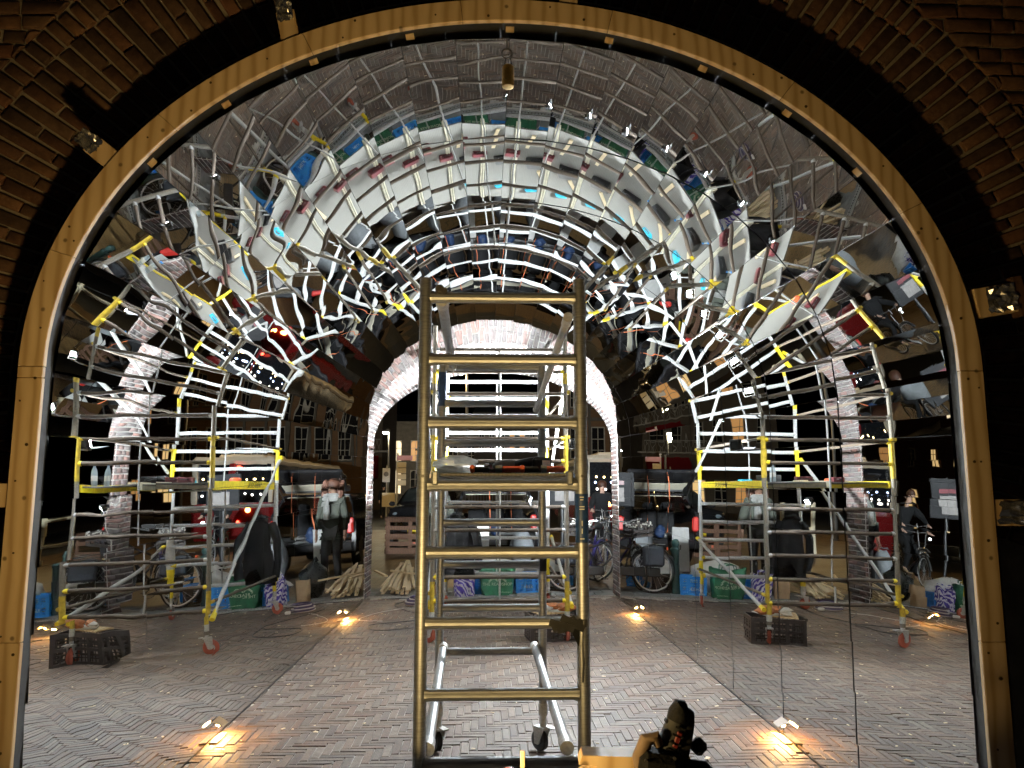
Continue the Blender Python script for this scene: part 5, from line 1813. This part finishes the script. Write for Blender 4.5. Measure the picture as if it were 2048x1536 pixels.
# black estate, tail toward the camera, tailgate raised
c2 = thing('open_car', 'black estate car with raised tailgate and beige lining, tail to the arch', 'car', (0.20, 16.6, 0), 0)
W = 0.90
MB().bbox((0, 0.02, 0.46), (1.74, 0.14, 0.24), 0.05).build('rear_bumper', M_CARB, c2, local=True)
MB().bbox((0, 0.3, 0.57), (1.40, 0.7, 0.03), 0.008).build('boot_floor', M_CLOTHB, c2, local=True)
for sx in (-1, 1):
    sd = MB()
    prof = [(0.02, 0.30), (4.4, 0.30), (4.5, 0.75), (3.7, 0.98), (3.0, 1.44), (0.45, 1.50), (0.10, 1.05), (0.0, 0.72)]
    vs = [(sx * (W - (0.16 if z > 1.1 else 0)), y, z) for y, z in prof] + [(sx * (W - 0.06 - (0.16 if z > 1.1 else 0)), y, z) for y, z in prof]
    n = len(prof)
    sd.add(vs, [tuple(range(n)), tuple(range(n, 2 * n))[::-1]] + [(i, n + i, n + (i + 1) % n, (i + 1) % n) for i in range(n)])
    sd.build('side_panel', M_CARB, c2, local=True, smooth=30)
    MB().add([(sx * (W + 0.002 - 0.145), 0.6, 1.12), (sx * (W + 0.002 - 0.145), 2.9, 1.10), (sx * (W - 0.157), 2.7, 1.40), (sx * (W - 0.157), 0.62, 1.42)], [(0, 1, 2, 3)]).build('side_window', M_GLASSD, c2, local=True)
    MB().bbox((sx * 0.80, -0.01, 0.88), (0.13, 0.08, 0.30), 0.03).build('tail_light', emit('tail light', (0.35, 0.02, 0.015), 0.15), c2, local=True)
    car_wheel(c2, sx * 0.80, 0.85); car_wheel(c2, sx * 0.80, 3.5)
    MB().tube((sx * 0.66, 0.25, 1.38), (sx * 0.70, -0.52, 1.86), 0.012, 8).build('gas_strut', M_DARKSTEEL, c2, local=True)
MB().bbox((0, 1.75, 1.485), (1.44, 2.6, 0.05), 0.02).build('roof', M_CARB, c2, local=True)
MB().bbox((0, 1.65, 1.448), (1.34, 2.3, 0.016), 0.005).build('headliner', M_BEIGE, c2, local=True)
MB().bbox((0, 3.9, 0.80), (1.7, 1.2, 0.30), 0.08).build('bonnet', M_CARB, c2, local=True)
for x in (-0.42, 0.0, 0.42):
    s0 = MB().bbox((x, 1.05, 0.86), (0.40, 0.12, 0.56), 0.05).build('rear_seat', M_CLOTHB, c2, local=True)
    MB().bbox((x, 1.05, 1.22), (0.24, 0.09, 0.16), 0.04).build('headrest', M_CLOTHB, s0, local=True)
MB().bbox((0, 0.5, 0.62), (0.9, 0.5, 0.08), 0.03).build('boot_load', M_GREYPL, c2, local=True)
Rm = Matrix.Rotation(R(-22), 3, 'X')
tg = MB().bbox((0, -0.14, 1.78), (1.50, 1.05, 0.07), 0.03, Rm).build('tailgate', M_CARB, c2, local=True)
MB().bbox((0, 0.06, 1.660), (1.28, 0.34, 0.012), 0.004, Rm).build('tailgate_lining', M_BEIGE, tg, local=True)
MB().bbox((0, 0.27, 1.572), (1.30, 0.10, 0.012), 0.004, Rm).build('tailgate_trim', M_GREYPL, tg, local=True)
M_STRAP = simple('orange strap', (0.62, 0.16, 0.06), 0.7)
for x in (-0.02, 0.42):
    o = MB().path([(0.20 + x - 0.12, 16.14, 1.86), (0.20 + x - 0.12, 16.1, 1.3), (0.20 + x - 0.10, 16.2, 0.72)], 0.008, 5).build('strap', M_STRAP, None)
    tag(o, 'orange strap hanging from the raised tailgate, ' + ('left one' if x < 0 else 'right one'), 'strap')
wb = thing('white_board', 'white board leaning upright before the open car', 'board', (-0.12, 15.9, 0))
MB().bbox((-0.12, 15.9, 0.42), (0.34, 0.03, 0.84), 0.004, Matrix.Rotation(R(-6), 3, 'X')).build('panel', M_WHITE, wb)
MB().bbox((-0.12, 15.86, 0.45), (0.03, 0.01, 0.10), 0.002).build('handle', M_DARKSTEEL, wb)
o = crumple((0.70, 15.7, 0.0), (0.50, 0.30, 0.75), simple('grey canvas', (0.16, 0.17, 0.18), 0.9, bump=0.4), 'canvas_bag', 'grey canvas bag standing right of the open car boot', 'bag', seed=31, flat=0.7, amp=0.08)
o = crumple((0.18, 16.45, 0.60), (0.22, 0.2, 0.26), simple('dark blue film', (0.006, 0.02, 0.06), 0.6), 'blue_bag', 'small blue bag inside the open car boot', 'bag', seed=33, amp=0.2)

# ================================================================ street furniture beyond the arch
nb = thing('notice_board', 'dark framed notice board on a black post beyond the right of the arch', 'sign', (1.42, 14.6, 0))
MB().tube((1.42, 14.62, 0), (1.42, 14.62, 1.9), 0.035, 12).build('post', M_BLACK, nb)
MB().bbox((1.40, 14.57, 1.58), (0.62, 0.05, 0.62), 0.01).build('board', M_CLOTHB, nb)
MB().bbox((1.46, 14.541, 1.48), (0.36, 0.006, 0.26), 0.001).build('poster', simple('grey poster', (0.12, 0.11, 0.105), 0.8), nb)
MB().bbox((1.46, 14.541, 1.70), (0.36, 0.006, 0.08), 0.001).build('poster', M_CRIM, nb)

M_SODIUM = emit('sodium lamp glow', (1.0, 0.74, 0.30), 90)
M_WHITEL = emit('cool street lamp glow', (1.0, 0.97, 0.85), 90)
M_POLE = simple('grey lamp post', (0.10, 0.10, 0.095), 0.5)
def street_lamp(label, x, y, z, arm, mat, col, power, r=0.12, gz=0.0):
    t = thing('street_lamp', label, 'street lamp', (x, y, gz), group='street lamps beyond the arch')
    MB().lathe([(0.11, gz), (0.10, gz + 0.6), (0.06, gz + 0.8), (0.04, z - 0.1), (0.035, z + 0.12)], 14, Matrix.Translation((x, y, 0))).build('post', M_POLE, t)
    MB().path([(x, y, z + 0.08), (x + arm * 0.5, y, z + 0.16), (x + arm, y, z + 0.1)], 0.03, 8).build('arm', M_POLE, t)
    MB().lathe([(0.02, 0.14), (r * 1.3, 0.08), (r * 1.4, 0.02), (r * 1.2, 0.015)], 16, Matrix.Translation((x + arm, y, z))).build('lamp_hood', M_POLE, t)
    MB().sphere((x + arm, y, z - 0.01), r, 14, 9, (1, 1, 0.6)).build('lamp_glass', mat, t)
    if power:
        lamp_light('street_lamp_light', 'POINT', (arm, 0, z - gz - 0.25), col, power, t, 0.15)
SOD = (1.0, 0.66, 0.28)
street_lamp('tall sodium street lamp seen through the front tower', -0.70, 26.5, 5.55, -0.22, M_SODIUM, SOD, 170)
street_lamp('pale street lamp at the left above the far square', -4.55, 36, 4.15, -0.18, M_WHITEL, (1.0, 0.85, 0.5), 120)
street_lamp('small white street lamp beside the left arch edge', -9.9, 74, 6.2, 0.3, M_WHITEL, (1, .9, .7), 500)
street_lamp('small white street lamp in front of the arched windows', -8.75, 70, 5.0, 0.3, M_WHITEL, (1, .9, .7), 0)
street_lamp('distant white street lamp right of the direction sign', -6.9, 80, 6.7, 0.3, M_WHITEL, (1, .9, .7), 0)
street_lamp('sodium street lamp on the right pavement near the bus', 6.6, 26, 5.8, -0.5, M_SODIUM, SOD, 200)
street_lamp('sodium street lamp on the left pavement before the awning', -8.4, 27, 5.4, 0.5, M_SODIUM, SOD, 200)

ds = thing('direction_sign', 'white post with stacked cream direction boards and a pink board', 'sign', (-4.06, 35.2, -0.03))
MB().tube((-4.06, 35.2, -0.03), (-4.06, 35.2, 3.15), 0.05, 12).build('post', M_WHITE, ds)
M_SIGNC = simple('cream sign board', (0.75, 0.66, 0.46), 0.5, var=0.06)
M_SIGNP = simple('pink sign board', (0.78, 0.42, 0.50), 0.5, var=0.06)
for k in range(4):
    MB().bbox((-3.86, 35.14, 2.62 - 0.27 * k), (0.42, 0.03, 0.24), 0.01).build('board', M_SIGNC, ds)
MB().bbox((-3.72, 35.14, 2.93), (0.70, 0.03, 0.22), 0.04).build('board', M_SIGNP, ds)
ts = thing('traffic_sign', 'grey post with a round sign and a square plate left of the direction sign', 'sign', (-4.5, 35.0, -0.03))
MB().tube((-4.5, 35.0, -0.03), (-4.5, 35.0, 2.6), 0.035, 10).build('post', M_STEEL, ts)
MB().bbox((-4.52, 34.95, 2.15), (0.34, 0.03, 0.62), 0.02).build('plate', M_WHITE, ts)
MB().lathe([(0.005, 0), (0.11, 0), (0.11, 0.008), (0.005, 0.008)], 18, Matrix.Translation((-4.52, 34.92, 2.2)) @ Matrix.Rotation(R(90), 4, 'X')).build('roundel', M_GREYPL, ts)
MB().bbox((-4.40, 34.95, 1.05), (0.58, 0.03, 0.62), 0.02).build('lower_plate', M_SIGNC, ts)
fp = thing('barrier_post', 'pale post and rail barrier behind the left pier', 'barrier', (-3.0, 19.9, 0))
for x in (-4.6, -3.8, -3.0):
    MB().tube((x, 19.9, 0), (x, 19.9, 1.32), 0.06, 12).build('post', M_SIGNC, fp)
for z in (0.65, 1.25):
    MB().tube((-4.6, 19.9, z), (-3.0, 19.9, z), 0.04, 10).build('rail', M_SIGNC, fp)
rl = thing('crowd_fence', 'low grey barred fence on the far square', 'fence', (-5.0, 66, 0.02))
MB().tube((-8.0, 66, 1.05), (2.0, 66, 1.05), 0.03, 8).build('rail', M_STEEL, rl)
MB().tube((-8.0, 66, 0.2), (2.0, 66, 0.2), 0.03, 8).build('rail', M_STEEL, rl)
for k in range(41):
    MB().tube((-8.0 + 0.25 * k, 66, 0.02), (-8.0 + 0.25 * k, 66, 1.05), 0.018, 6).build('bar', M_STEEL, rl)

# ================================================================ buildings
M_LIT = [emit('lit window warm', (1.0, 0.68, 0.30), 0.45), emit('lit window amber', (1.0, 0.52, 0.18), 0.22), emit('lit window pale', (1.0, 0.82, 0.52), 0.7)]
M_DARKGL = simple('dark window glass', (0.012, 0.013, 0.015), 0.08)
M_STONE = simple('grey sandstone', (0.15, 0.13, 0.10), 0.85, var=0.2, vscale=2.5, bump=0.2)
M_FRAME = simple('cream window frame', (0.55, 0.50, 0.40), 0.6)
def mat_wallbrick(name, c1, c2, mortar):
    return mat_street(name, c1, c2, mortar, 0.22, 0.07, 0.9)
def mat_facade(name, c1, c2, mortar):
    t = NT(name)
    ge = t.n('ShaderNodeNewGeometry')
    sep = t.n('ShaderNodeSeparateXYZ')
    t.l(ge.outputs['Position'], sep.inputs[0])
    ad = t.n('ShaderNodeMath', operation='ADD')
    t.l(sep.outputs['X'], ad.inputs[0]); t.l(sep.outputs['Y'], ad.inputs[1])
    cb = t.n('ShaderNodeCombineXYZ')
    t.l(ad.outputs[0], cb.inputs[0]); t.l(sep.outputs['Z'], cb.inputs[1])
    b = t.n('ShaderNodeTexBrick')
    for k, v in (('Color1', c1), ('Color2', c2), ('Mortar', mortar)):
        b.inputs[k].default_value = (*v, 1)
    b.inputs['Scale'].default_value = 1
    b.inputs['Brick Width'].default_value = 0.22
    b.inputs['Row Height'].default_value = 0.068
    b.inputs['Mortar Size'].default_value = 0.006
    t.l(cb.outputs[0], b.inputs['Vector'])
    f = t.noise(ge.outputs['Position'], 0.9, 5)
    t.l(t.mix(t.ramp(f, [(0.35, (0.45,) * 3), (0.7, (0, 0, 0))]), b.outputs['Color'], tuple(x * 0.5 for x in c1)), t.p.inputs['Base Color'])
    t.set(Roughness=0.9)
    return t.m
M_FAC1 = mat_facade('ochre brick facade', (0.30, 0.16, 0.07), (0.24, 0.12, 0.055), (0.2, 0.16, 0.11))
M_FAC2 = mat_facade('dark red brick facade', (0.13, 0.05, 0.035), (0.10, 0.045, 0.03), (0.12, 0.10, 0.08))
M_FAC3 = mat_facade('grey brown facade', (0.20, 0.16, 0.11), (0.17, 0.135, 0.095), (0.16, 0.13, 0.1))
M_ROOF = simple('slate roof', (0.035, 0.037, 0.04), 0.7, var=0.3)

def building(name, label, x0, x1, y, depth, h, wall_mat, wins, z0=0.0, roof=1.6, extras=None):
    """wall with real window openings; wins: (xc, zc, w, h, lit index or None, arched)"""
    t = thing(name, label, 'building', ((x0 + x1) / 2, y, z0))
    xs = sorted({x0, x1} | {w[0] - w[2] / 2 for w in wins} | {w[0] + w[2] / 2 for w in wins})
    zs = sorted({z0, h} | {w[1] - w[3] / 2 for w in wins} | {w[1] + w[3] / 2 for w in wins})
    mb = MB()
    for i in range(len(xs) - 1):
        for j in range(len(zs) - 1):
            cx_, cz_ = (xs[i] + xs[i + 1]) / 2, (zs[j] + zs[j + 1]) / 2
            if any(abs(cx_ - w[0]) < w[2] / 2 and abs(cz_ - w[1]) < w[3] / 2 for w in wins):
                continue
            mb.add([(xs[i], y, zs[j]), (xs[i + 1], y, zs[j]), (xs[i + 1], y, zs[j + 1]), (xs[i], y, zs[j + 1])], [(0, 1, 2, 3)])
    for w in wins:
        a, b, c, d = w[0] - w[2] / 2, w[0] + w[2] / 2, w[1] - w[3] / 2, w[1] + w[3] / 2
        q = 0.22
        for p, r_ in (((a, c), (b, c)), ((b, c), (b, d)), ((b, d), (a, d)), ((a, d), (a, c))):
            mb.add([(p[0], y, p[1]), (r_[0], y, r_[1]), (r_[0], y + q, r_[1]), (p[0], y + q, p[1])], [(0, 1, 2, 3)])
    mb.add([(x0, y, z0), (x0, y + depth, z0), (x0, y + depth, h), (x0, y, h), (x1, y, z0), (x1, y + depth, z0), (x1, y + depth, h), (x1, y, h)], [(0, 3, 2, 1), (4, 5, 6, 7), (1, 2, 6, 5)])
    mb.build('wall', wall_mat, t, smooth=0)
    MB().box(((x0 + x1) / 2, y - 0.08, h + 0.10), (x1 - x0 + 0.3, 0.4, 0.22)).box(((x0 + x1) / 2, y - 0.05, h - 0.35), (x1 - x0 + 0.1, 0.16, 0.12)).build('cornice', M_STONE, t, smooth=0)
    rf = MB()
    rf.add([(x0 - 0.1, y, h + 0.2), (x1 + 0.1, y, h + 0.2), (x1 - 0.6, y + depth / 2, h + 0.2 + roof), (x0 + 0.6, y + depth / 2, h + 0.2 + roof), (x0 - 0.1, y + depth, h + 0.2), (x1 + 0.1, y + depth, h + 0.2)], [(0, 1, 2, 3), (5, 4, 3, 2), (1, 5, 2), (4, 0, 3)])
    rf.build('roof', M_ROOF, t, smooth=0)
    for w in wins:
        xc, zc, ww, hh, lit, arched = w
        fr = MB()
        e = 0.07
        fr.box((xc, y + 0.16, zc - hh / 2 + e / 2), (ww, 0.08, e)).box((xc, y + 0.16, zc + hh / 2 - e / 2), (ww, 0.08, e))
        fr.box((xc - ww / 2 + e / 2, y + 0.155, zc), (e, 0.08, hh)).box((xc + ww / 2 - e / 2, y + 0.155, zc), (e, 0.08, hh))
        fr.box((xc, y + 0.165, zc), (0.05, 0.05, hh)).box((xc, y + 0.168, zc + hh * 0.12), (ww, 0.05, 0.05))
        if hh > 1.8:
            fr.box((xc, y + 0.168, zc - hh * 0.22), (ww, 0.04, 0.04))
        if arched:
            n = 10
            for s_ in (-1, 1):
                vs = [(xc + s_ * ww / 2, y + 0.10, zc + hh / 2)]
                for k in range(n + 1):
                    a = math.pi / 2 * k / n
                    vs.append((xc + s_ * ww / 2 * math.cos(a), y + 0.10, zc + hh / 2 - ww / 2 + ww / 2 * math.sin(a)))
                fr.add(vs, [(0, k + 1, k + 2) for k in range(n)])
        f = fr.build('window_frame', M_FRAME, t, smooth=0)
        MB().add([(xc - ww / 2, y + 0.20, zc - hh / 2), (xc + ww / 2, y + 0.20, zc - hh / 2), (xc + ww / 2, y + 0.20, zc + hh / 2), (xc - ww / 2, y + 0.20, zc + hh / 2)], [(0, 1, 2, 3)]).build('pane', M_DARKGL if lit is None else M_LIT[lit], f, smooth=0)
        MB().box((xc, y - 0.04, zc - hh / 2 - 0.06), (ww + 0.2, 0.16, 0.10)).build('sill', M_STONE, f, smooth=0)
    if extras:
        extras(t)
    return t
# far left: low classical building with arched windows
wins = []
for k in range(9):
    x = -14.0 + k * 2.05
    wins.append((x, 5.6, 1.1, 2.3, 2 if k in (2, 7) else (1 if k == 3 else None), True))
    wins.append((x, 2.2, 1.1, 2.6, [None, 1, 2, None, 0, 2, None, 1, None][k], True))
building('far_building', 'pale classical building with lit arched windows far across the square', -15.6, 4.5, 85, 8, 8.6, M_STONE, wins, 0.0, 1.2)
# right: ochre brick building with slender windows
wins = []
for k in range(8):
    x = 5.9 + k * 1.45
    wins.append((x, 8.2, 0.5, 2.4, None, False))
    wins.append((x + 0.62, 8.2, 0.38, 2.4, None, False))
    wins.append((x + 0.2, 4.6, 0.95, 2.2, None, False))
    wins.append((x + 0.2, 12.2, 0.9, 2.0, None, False))
def orn(t):
    for k in range(7):
        x = 5.45 + k * 1.45
        MB().box((x + 0.05, 51.9, 7.6), (0.14, 0.2, 9.0)).build('pilaster', M_STONE, t, smooth=0)
    for z in (6.2, 10.2):
        MB().box((10.6, 51.92, z), (11.6, 0.24, 0.22)).build('string_course', M_STONE, t, smooth=0)
building('ochre_building', 'ochre brick building with slender windows behind the bus', 4.9, 16.5, 52, 9, 14.5, M_FAC1, wins, -0.03, 2.5, orn)
# right of the street, seen in the mirrors
wins = []
for k in range(12):
    x = 17.5 + k * 2.0
    wins.append((x, 2.0, 1.0, 1.6, [None, 2, None, 0, 1, None, 0, None, 2, None, 1, None][k], False))
    wins.append((x, 4.9, 0.62, 1.35, [1, None, 0, 0, None, 1, None, 0, 0, None, None, 1][k], False))
    wins.append((x, 7.7, 0.62, 1.3, [None, 0, None, None, 1, None, None, 1, None, None, 0, None][k], False))
building('shop_house', 'dark brick house row with small lit windows seen in the left mirrors', 16.4, 41.0, 66, 8, 10.2, M_FAC2, wins, 0.0, 2.2)
# centre distance
wins = []
for k in range(12):
    x = -0.5 + k * 0.95
    wins.append((x, 5.9, 0.55, 1.6, 1 if k in (3, 4, 7) else None, False))
    wins.append((x, 3.0, 0.55, 1.6, 0 if k in (5, 9) else None, False))
building('distant_house', 'dim brown house row in the distance behind the scaffold', -1.2, 11.4, 72, 8, 8.4, M_FAC3, wins, 0.0, 2.4)
# left: house with the red awning
wins = []
for k in range(6):
    x = -17.0 + k * 1.6
    wins.append((x, 1.4, 1.0, 1.9, [None, 1, None, 0, 1, None][k], False))
    wins.append((x, 6.0, 0.9, 1.9, [None, 1, None, None, None, None][k], False))
    wins.append((x, 8.9, 0.9, 1.6, None, False))
def awn(t):
    M_AWN = simple('red awning cloth', (0.36, 0.015, 0.02), 0.8, var=0.12)
    mb = MB()
    xa, xb, y = -11.3, -8.1, 58.0
    zt, zb_ = 3.95, 2.75
    mb.add([(xa, y - 0.02, zt), (xb, y - 0.02, zt), (xb, y - 1.5, zb_), (xa, y - 1.5, zb_), (xa, y - 1.5, zb_ - 0.45), (xb, y - 1.5, zb_ - 0.45), (xa, y - 0.02, zb_ - 0.45), (xb, y - 0.02, zb_ - 0.45)],
           [(0, 1, 2, 3), (3, 2, 5, 4), (0, 3, 4, 6), (1, 7, 5, 2)])
    aw = mb.build('awning', M_AWN, t, smooth=0)
    aw['label'] = 'red shop awning with white script'
    text_mesh('lettering', 'mademoiselle', 0.40, M_PAPER, faceM((-9.7, y - 1.512, zb_ - 0.2), (1, 0, 0), (0, 0, 1)), t, font_shear=0.3)
    bl = MB().box((-10.0, y - 0.35, 4.25), (5.2, 0.7, 0.10))
    bl.tube((-12.6, y - 0.68, 5.15), (-7.9, y - 0.68, 5.15), 0.03, 6)
    for k in range(34):
        x = -12.55 + k * 0.14
        bl.path([(x, y - 0.68, 4.3), (x + 0.05 * (-1) ** k, y - 0.72, 4.6), (x - 0.05 * (-1) ** k, y - 0.72, 4.9), (x, y - 0.68, 5.15)], 0.016, 4)
    bl.build('balcony', M_FRAME, t)
building('awning_house', 'pale house with red awning and ornate balcony on the left', -18.2, -7.85, 58, 9, 10.6, M_FAC3, wins, -0.03, 2.0, awn)

# ================================================================ bus
bs = thing('bus', 'red and cream city bus with lit interior behind the cyclist', 'bus', (4.3, 29.5, 0))
M_BUSR = simple('red bus paint', (0.20, 0.012, 0.012), 0.25, var=0.1)
M_BUSW = simple('cream bus roof', (0.62, 0.54, 0.42), 0.35, var=0.08)
bx0, bx1, by0, by1 = 3.05, 5.55, 24.0, 35.0
MB().bbox(((bx0 + bx1) / 2, (by0 + by1) / 2, 0.82), (bx1 - bx0, by1 - by0, 1.0), 0.12).build('body', M_BUSR, bs)
MB().bbox(((bx0 + bx1) / 2, (by0 + by1) / 2, 2.50), (bx1 - bx0, by1 - by0, 0.22), 0.10).build('roof', M_BUSW, bs)
MB().bbox((bx0 + 1.25, by0 + 2.0, 2.66), (1.5, 2.6, 0.14), 0.06).build('roof_unit', M_BUSW, bs)
k = 0
x = bx0 + 0.08
while x < bx1:
    p = MB().bbox((x, by0 + 0.05, 1.86), (0.14, 0.10, 1.10), 0.01).build('pillar', M_BUSR if k % 2 else M_BUSW, bs)
    x += 1.16
    k += 1
MB().box(((bx0 + bx1) / 2, by0 + 0.12, 1.86), (bx1 - bx0 - 0.2, 0.02, 1.08)).build('side_glass', M_DARKGL, bs)
MB().box((bx0 + 0.05, (by0 + by1) / 2, 1.86), (0.04, by1 - by0 - 0.3, 1.0)).build('end_glass', M_DARKGL, bs)
cols = [emit('bus lamp warm', (1.0, 0.75, 0.35), 5), emit('bus lamp blue', (0.5, 0.65, 1.0), 5), emit('bus lamp white', (1.0, 0.95, 0.85), 5)]
for r_ in range(3):
    for k in range(9):
        MB().sphere((bx0 + 0.35 + k * 0.26 + rnd.uniform(-0.05, 0.05), by0 + 0.095, 1.55 + 0.20 * r_ + rnd.uniform(-0.04, 0.04)), 0.034, 8, 6).build('interior_lamp', cols[(0 if r_ == 2 else 1 if r_ == 1 else 2)], bs)
M_TAIL = emit('red bus light', (1.0, 0.06, 0.03), 7)
for z in (0.75, 2.30):
    MB().sphere((bx0 + 1.05, by0 - 0.03, z), 0.05, 12, 8, (1, 0.5, 1)).build('marker_light', M_TAIL, bs)
MB().sphere((bx0 + 0.75, by0 - 0.03, 1.10), 0.08, 12, 8, (1, 0.5, 1)).build('indicator', emit('amber bus light', (1.0, 0.42, 0.10), 7), bs)
for x in (bx0 + 0.10, bx1 - 0.10):
    for y in (by0 + 2.6, by1 - 2.4):
        Mw = Matrix.Translation((x, y, 0.48)) @ Matrix.Rotation(R(90), 4, 'Y')
        w_ = MB().lathe([(0.28, -0.12), (0.46, -0.12), (0.48, -0.08), (0.48, 0.08), (0.46, 0.12), (0.28, 0.12)], 24, Mw).build('tyre', M_RUBBER, bs)
        MB().lathe([(0.03, -0.125), (0.28, -0.10), (0.28, 0.10), (0.03, 0.125)], 16, Mw).build('rim', M_STEEL, w_)

# ================================================================ work table with tools in front of the camera
wt = thing('work_table', 'plywood work table edge at the bottom of the view', 'table', (0.1, 1.65, 0))
MB().bbox((0.10, 1.58, 0.933), (1.5, 0.52, 0.022), 0.002).build('table_top', M_PLY, wt)
for sx in (-1, 1):
    for sy in (-1, 1):
        MB().bbox((0.10 + sx * 0.68, 1.58 + sy * 0.22, 0.461), (0.05, 0.05, 0.92), 0.003).build('leg', M_PINE, wt)
ZT = 0.948
of = thing('plywood_piece', 'corner cut plywood piece standing on the work table', 'offcut', (0.245, 1.80, ZT))
pf = [(0.16, 0.0), (0.34, 0.0), (0.335, 0.066), (0.212, 0.071), (0.204, 0.052), (0.245, 0.048)]
n = len(pf)
MB().add([(x, 1.77, ZT + z) for x, z in pf] + [(x + 0.004, 1.83, ZT + z) for x, z in pf], [tuple(range(n)), tuple(range(n, 2 * n))[::-1]] + [(i, n + i, n + (i + 1) % n, (i + 1) % n) for i in range(n)]).build('plywood_block', M_PLY, of, smooth=0)
o = MB().sphere((0.052, 1.80, ZT + 0.008), 0.030, 14, 10, (1, 1, 1.0)).tube((0.052, 1.80, ZT), (0.052, 1.80, ZT + 0.02), 0.02).build('red_knob', M_REDPL, None)
tag(o, 'orange red knob at the bottom edge of the work table', 'knob')
o = MB().bbox((0.082, 1.80, ZT + 0.037), (0.010, 0.010, 0.072), 0.001).build('wood_stick', M_PINE, None)
tag(o, 'thin upright wood stick beside the red knob', 'stick')

M_TOOL = simple('matte black tool rubber', (0.010, 0.010, 0.010), 0.85, var=0.3, vscale=60, bump=0.3, bscale=160, spec=0.2)
M_TOOLG = simple('dark grey tool shell', (0.030, 0.030, 0.027), 0.7, var=0.3, vscale=50, spec=0.3)
gt = thing('cordless_grinder', 'black and red cordless grinder standing on the work table', 'grinder', (0.36, 1.70, ZT))
Rg = Matrix.Rotation(R(24), 3, 'Y')
b0 = Vector((0.37, 1.70, ZT))
def GP(x, y, z):
    return b0 + Vector((x, y, z))
MB().bbox(GP(-0.012, 0, 0.050), (0.085, 0.075, 0.105), 0.014, Matrix.Rotation(R(8), 3, 'Y')).build('battery', M_TOOL, gt)
MB().bbox(GP(-0.006, -0.0385, 0.066), (0.022, 0.004, 0.024), 0.003, Matrix.Rotation(R(8), 3, 'Y')).build('red_button', simple('deep red plastic', (0.13, 0.008, 0.006), 0.6), gt)
for k in range(6):
    MB().box(GP(-0.034 + k * 0.010, -0.0385, 0.032), (0.004, 0.004, 0.03), Matrix.Rotation(R(8), 3, 'Y')).build('red_vent', MATS['deep red plastic'], gt)
MB().path([GP(0.010, 0.02, 0.07), GP(0.028, 0.02, 0.12), GP(0.044, 0.02, 0.165)], [0.030, 0.026, 0.022], 14).build('motor_body', M_TOOLG, gt)
MB().path([GP(0.040, 0.02, 0.155), GP(0.046, 0.02, 0.170), GP(0.052, 0.02, 0.180), GP(0.062, 0.02, 0.182)], [0.023, 0.025, 0.024, 0.016], 14).build('gear_head', M_TOOL, gt)
MB().lathe([(0.004, -0.010), (0.052, -0.008), (0.056, 0.0), (0.052, 0.012), (0.004, 0.014)], 26, Matrix.Translation(GP(0.052, 0.03, 0.112)) @ Matrix.Rotation(R(104), 4, 'Y') @ Matrix.Diagonal((1.25, 0.6, 1, 1))).build('wheel_guard', M_TOOL, gt)
MB().bbox(GP(0.024, 0.02, 0.156), (0.020, 0.02, 0.010), 0.003).build('spindle_lock', M_TOOL, gt)
MB().bbox(GP(0.088, 0.03, 0.100), (0.034, 0.03, 0.036), 0.012).build('side_knob', M_TOOL, gt)
MB().path([GP(-0.044, 0.0, 0.045), GP(-0.048, 0.0, 0.09), GP(-0.030, 0.0, 0.125), GP(-0.012, 0.0, 0.130), GP(-0.004, 0, 0.112)], [0.012, 0.014, 0.016, 0.015, 0.010], 10).build('rear_grip', simple('tan rubber', (0.15, 0.10, 0.062), 0.7), gt)
MB().path([GP(0.05, 0.0, 0.07), GP(0.085, 0.0, 0.06), GP(0.12, 0.0, 0.028), GP(0.135, 0.0, 0.0)], [0.016, 0.022, 0.022, 0.018], 12).build('front_handle', M_TOOL, gt)
MB().torus(GP(0.040, 0.005, 0.075), 0.022, 0.004, 'y', 20, 6).torus(GP(0.118, 0.0, 0.03), 0.021, 0.004, 'x', 20, 6).build('clamp_ring', M_BRASS, gt)

for k in range(5):
    MB().box(GP(0.016 + 0.0062 * k, -0.0075, 0.088 + 0.0150 * k), (0.030 - 0.002 * k, 0.003, 0.0045), Matrix.Rotation(R(22), 3, 'Y')).build('cooling_slot', M_TOOL, gt)
for dx, dz in ((-0.040, 0.094), (0.020, 0.098), (-0.046, 0.012), (0.026, 0.010)):
    MB().tube(GP(dx, -0.0385, dz), GP(dx, -0.034, dz), 0.0032, 10).build('screw', M_DARKSTEEL, gt)
MB().bbox(GP(0.034, -0.006, 0.125), (0.012, 0.006, 0.034), 0.002, Matrix.Rotation(R(22), 3, 'Y')).build('slide_switch', MATS['deep red plastic'], gt)
MB().path([GP(-0.02, 0.03, 0.02), GP(-0.06, 0.04, 0.012), GP(-0.11, 0.05, 0.008), GP(-0.17, 0.03, 0.008)], 0.004, 6).build('lanyard', M_TOOL, gt)

# ---------------- warm lamp on the table, out of view, that lights frame and masonry
M_TABLEL = emit('warm lamp face', (1.0, 0.68, 0.26), 1250)
wl = thing('table_lamp', 'warm work lamp on a short stand on the table, lighting the arch frame', 'lamp', (-0.36, 1.44, ZT))
MB().bbox((-0.36, 1.435, ZT + 0.085), (0.13, 0.035, 0.055), 0.008, Matrix.Rotation(R(52), 3, 'X')).build('housing', M_BLACK, wl)
MB().box((-0.36, 1.4470, ZT + 0.1005), (0.11, 0.004, 0.042), Matrix.Rotation(R(52), 3, 'X')).build('lamp_face', M_TABLEL, wl)
MB().bbox((-0.36, 1.43, ZT + 0.005), (0.10, 0.08, 0.008), 0.003).tube((-0.36, 1.43, ZT + 0.008), (-0.36, 1.43, ZT + 0.07), 0.008).build('stand', M_DARKSTEEL, wl)
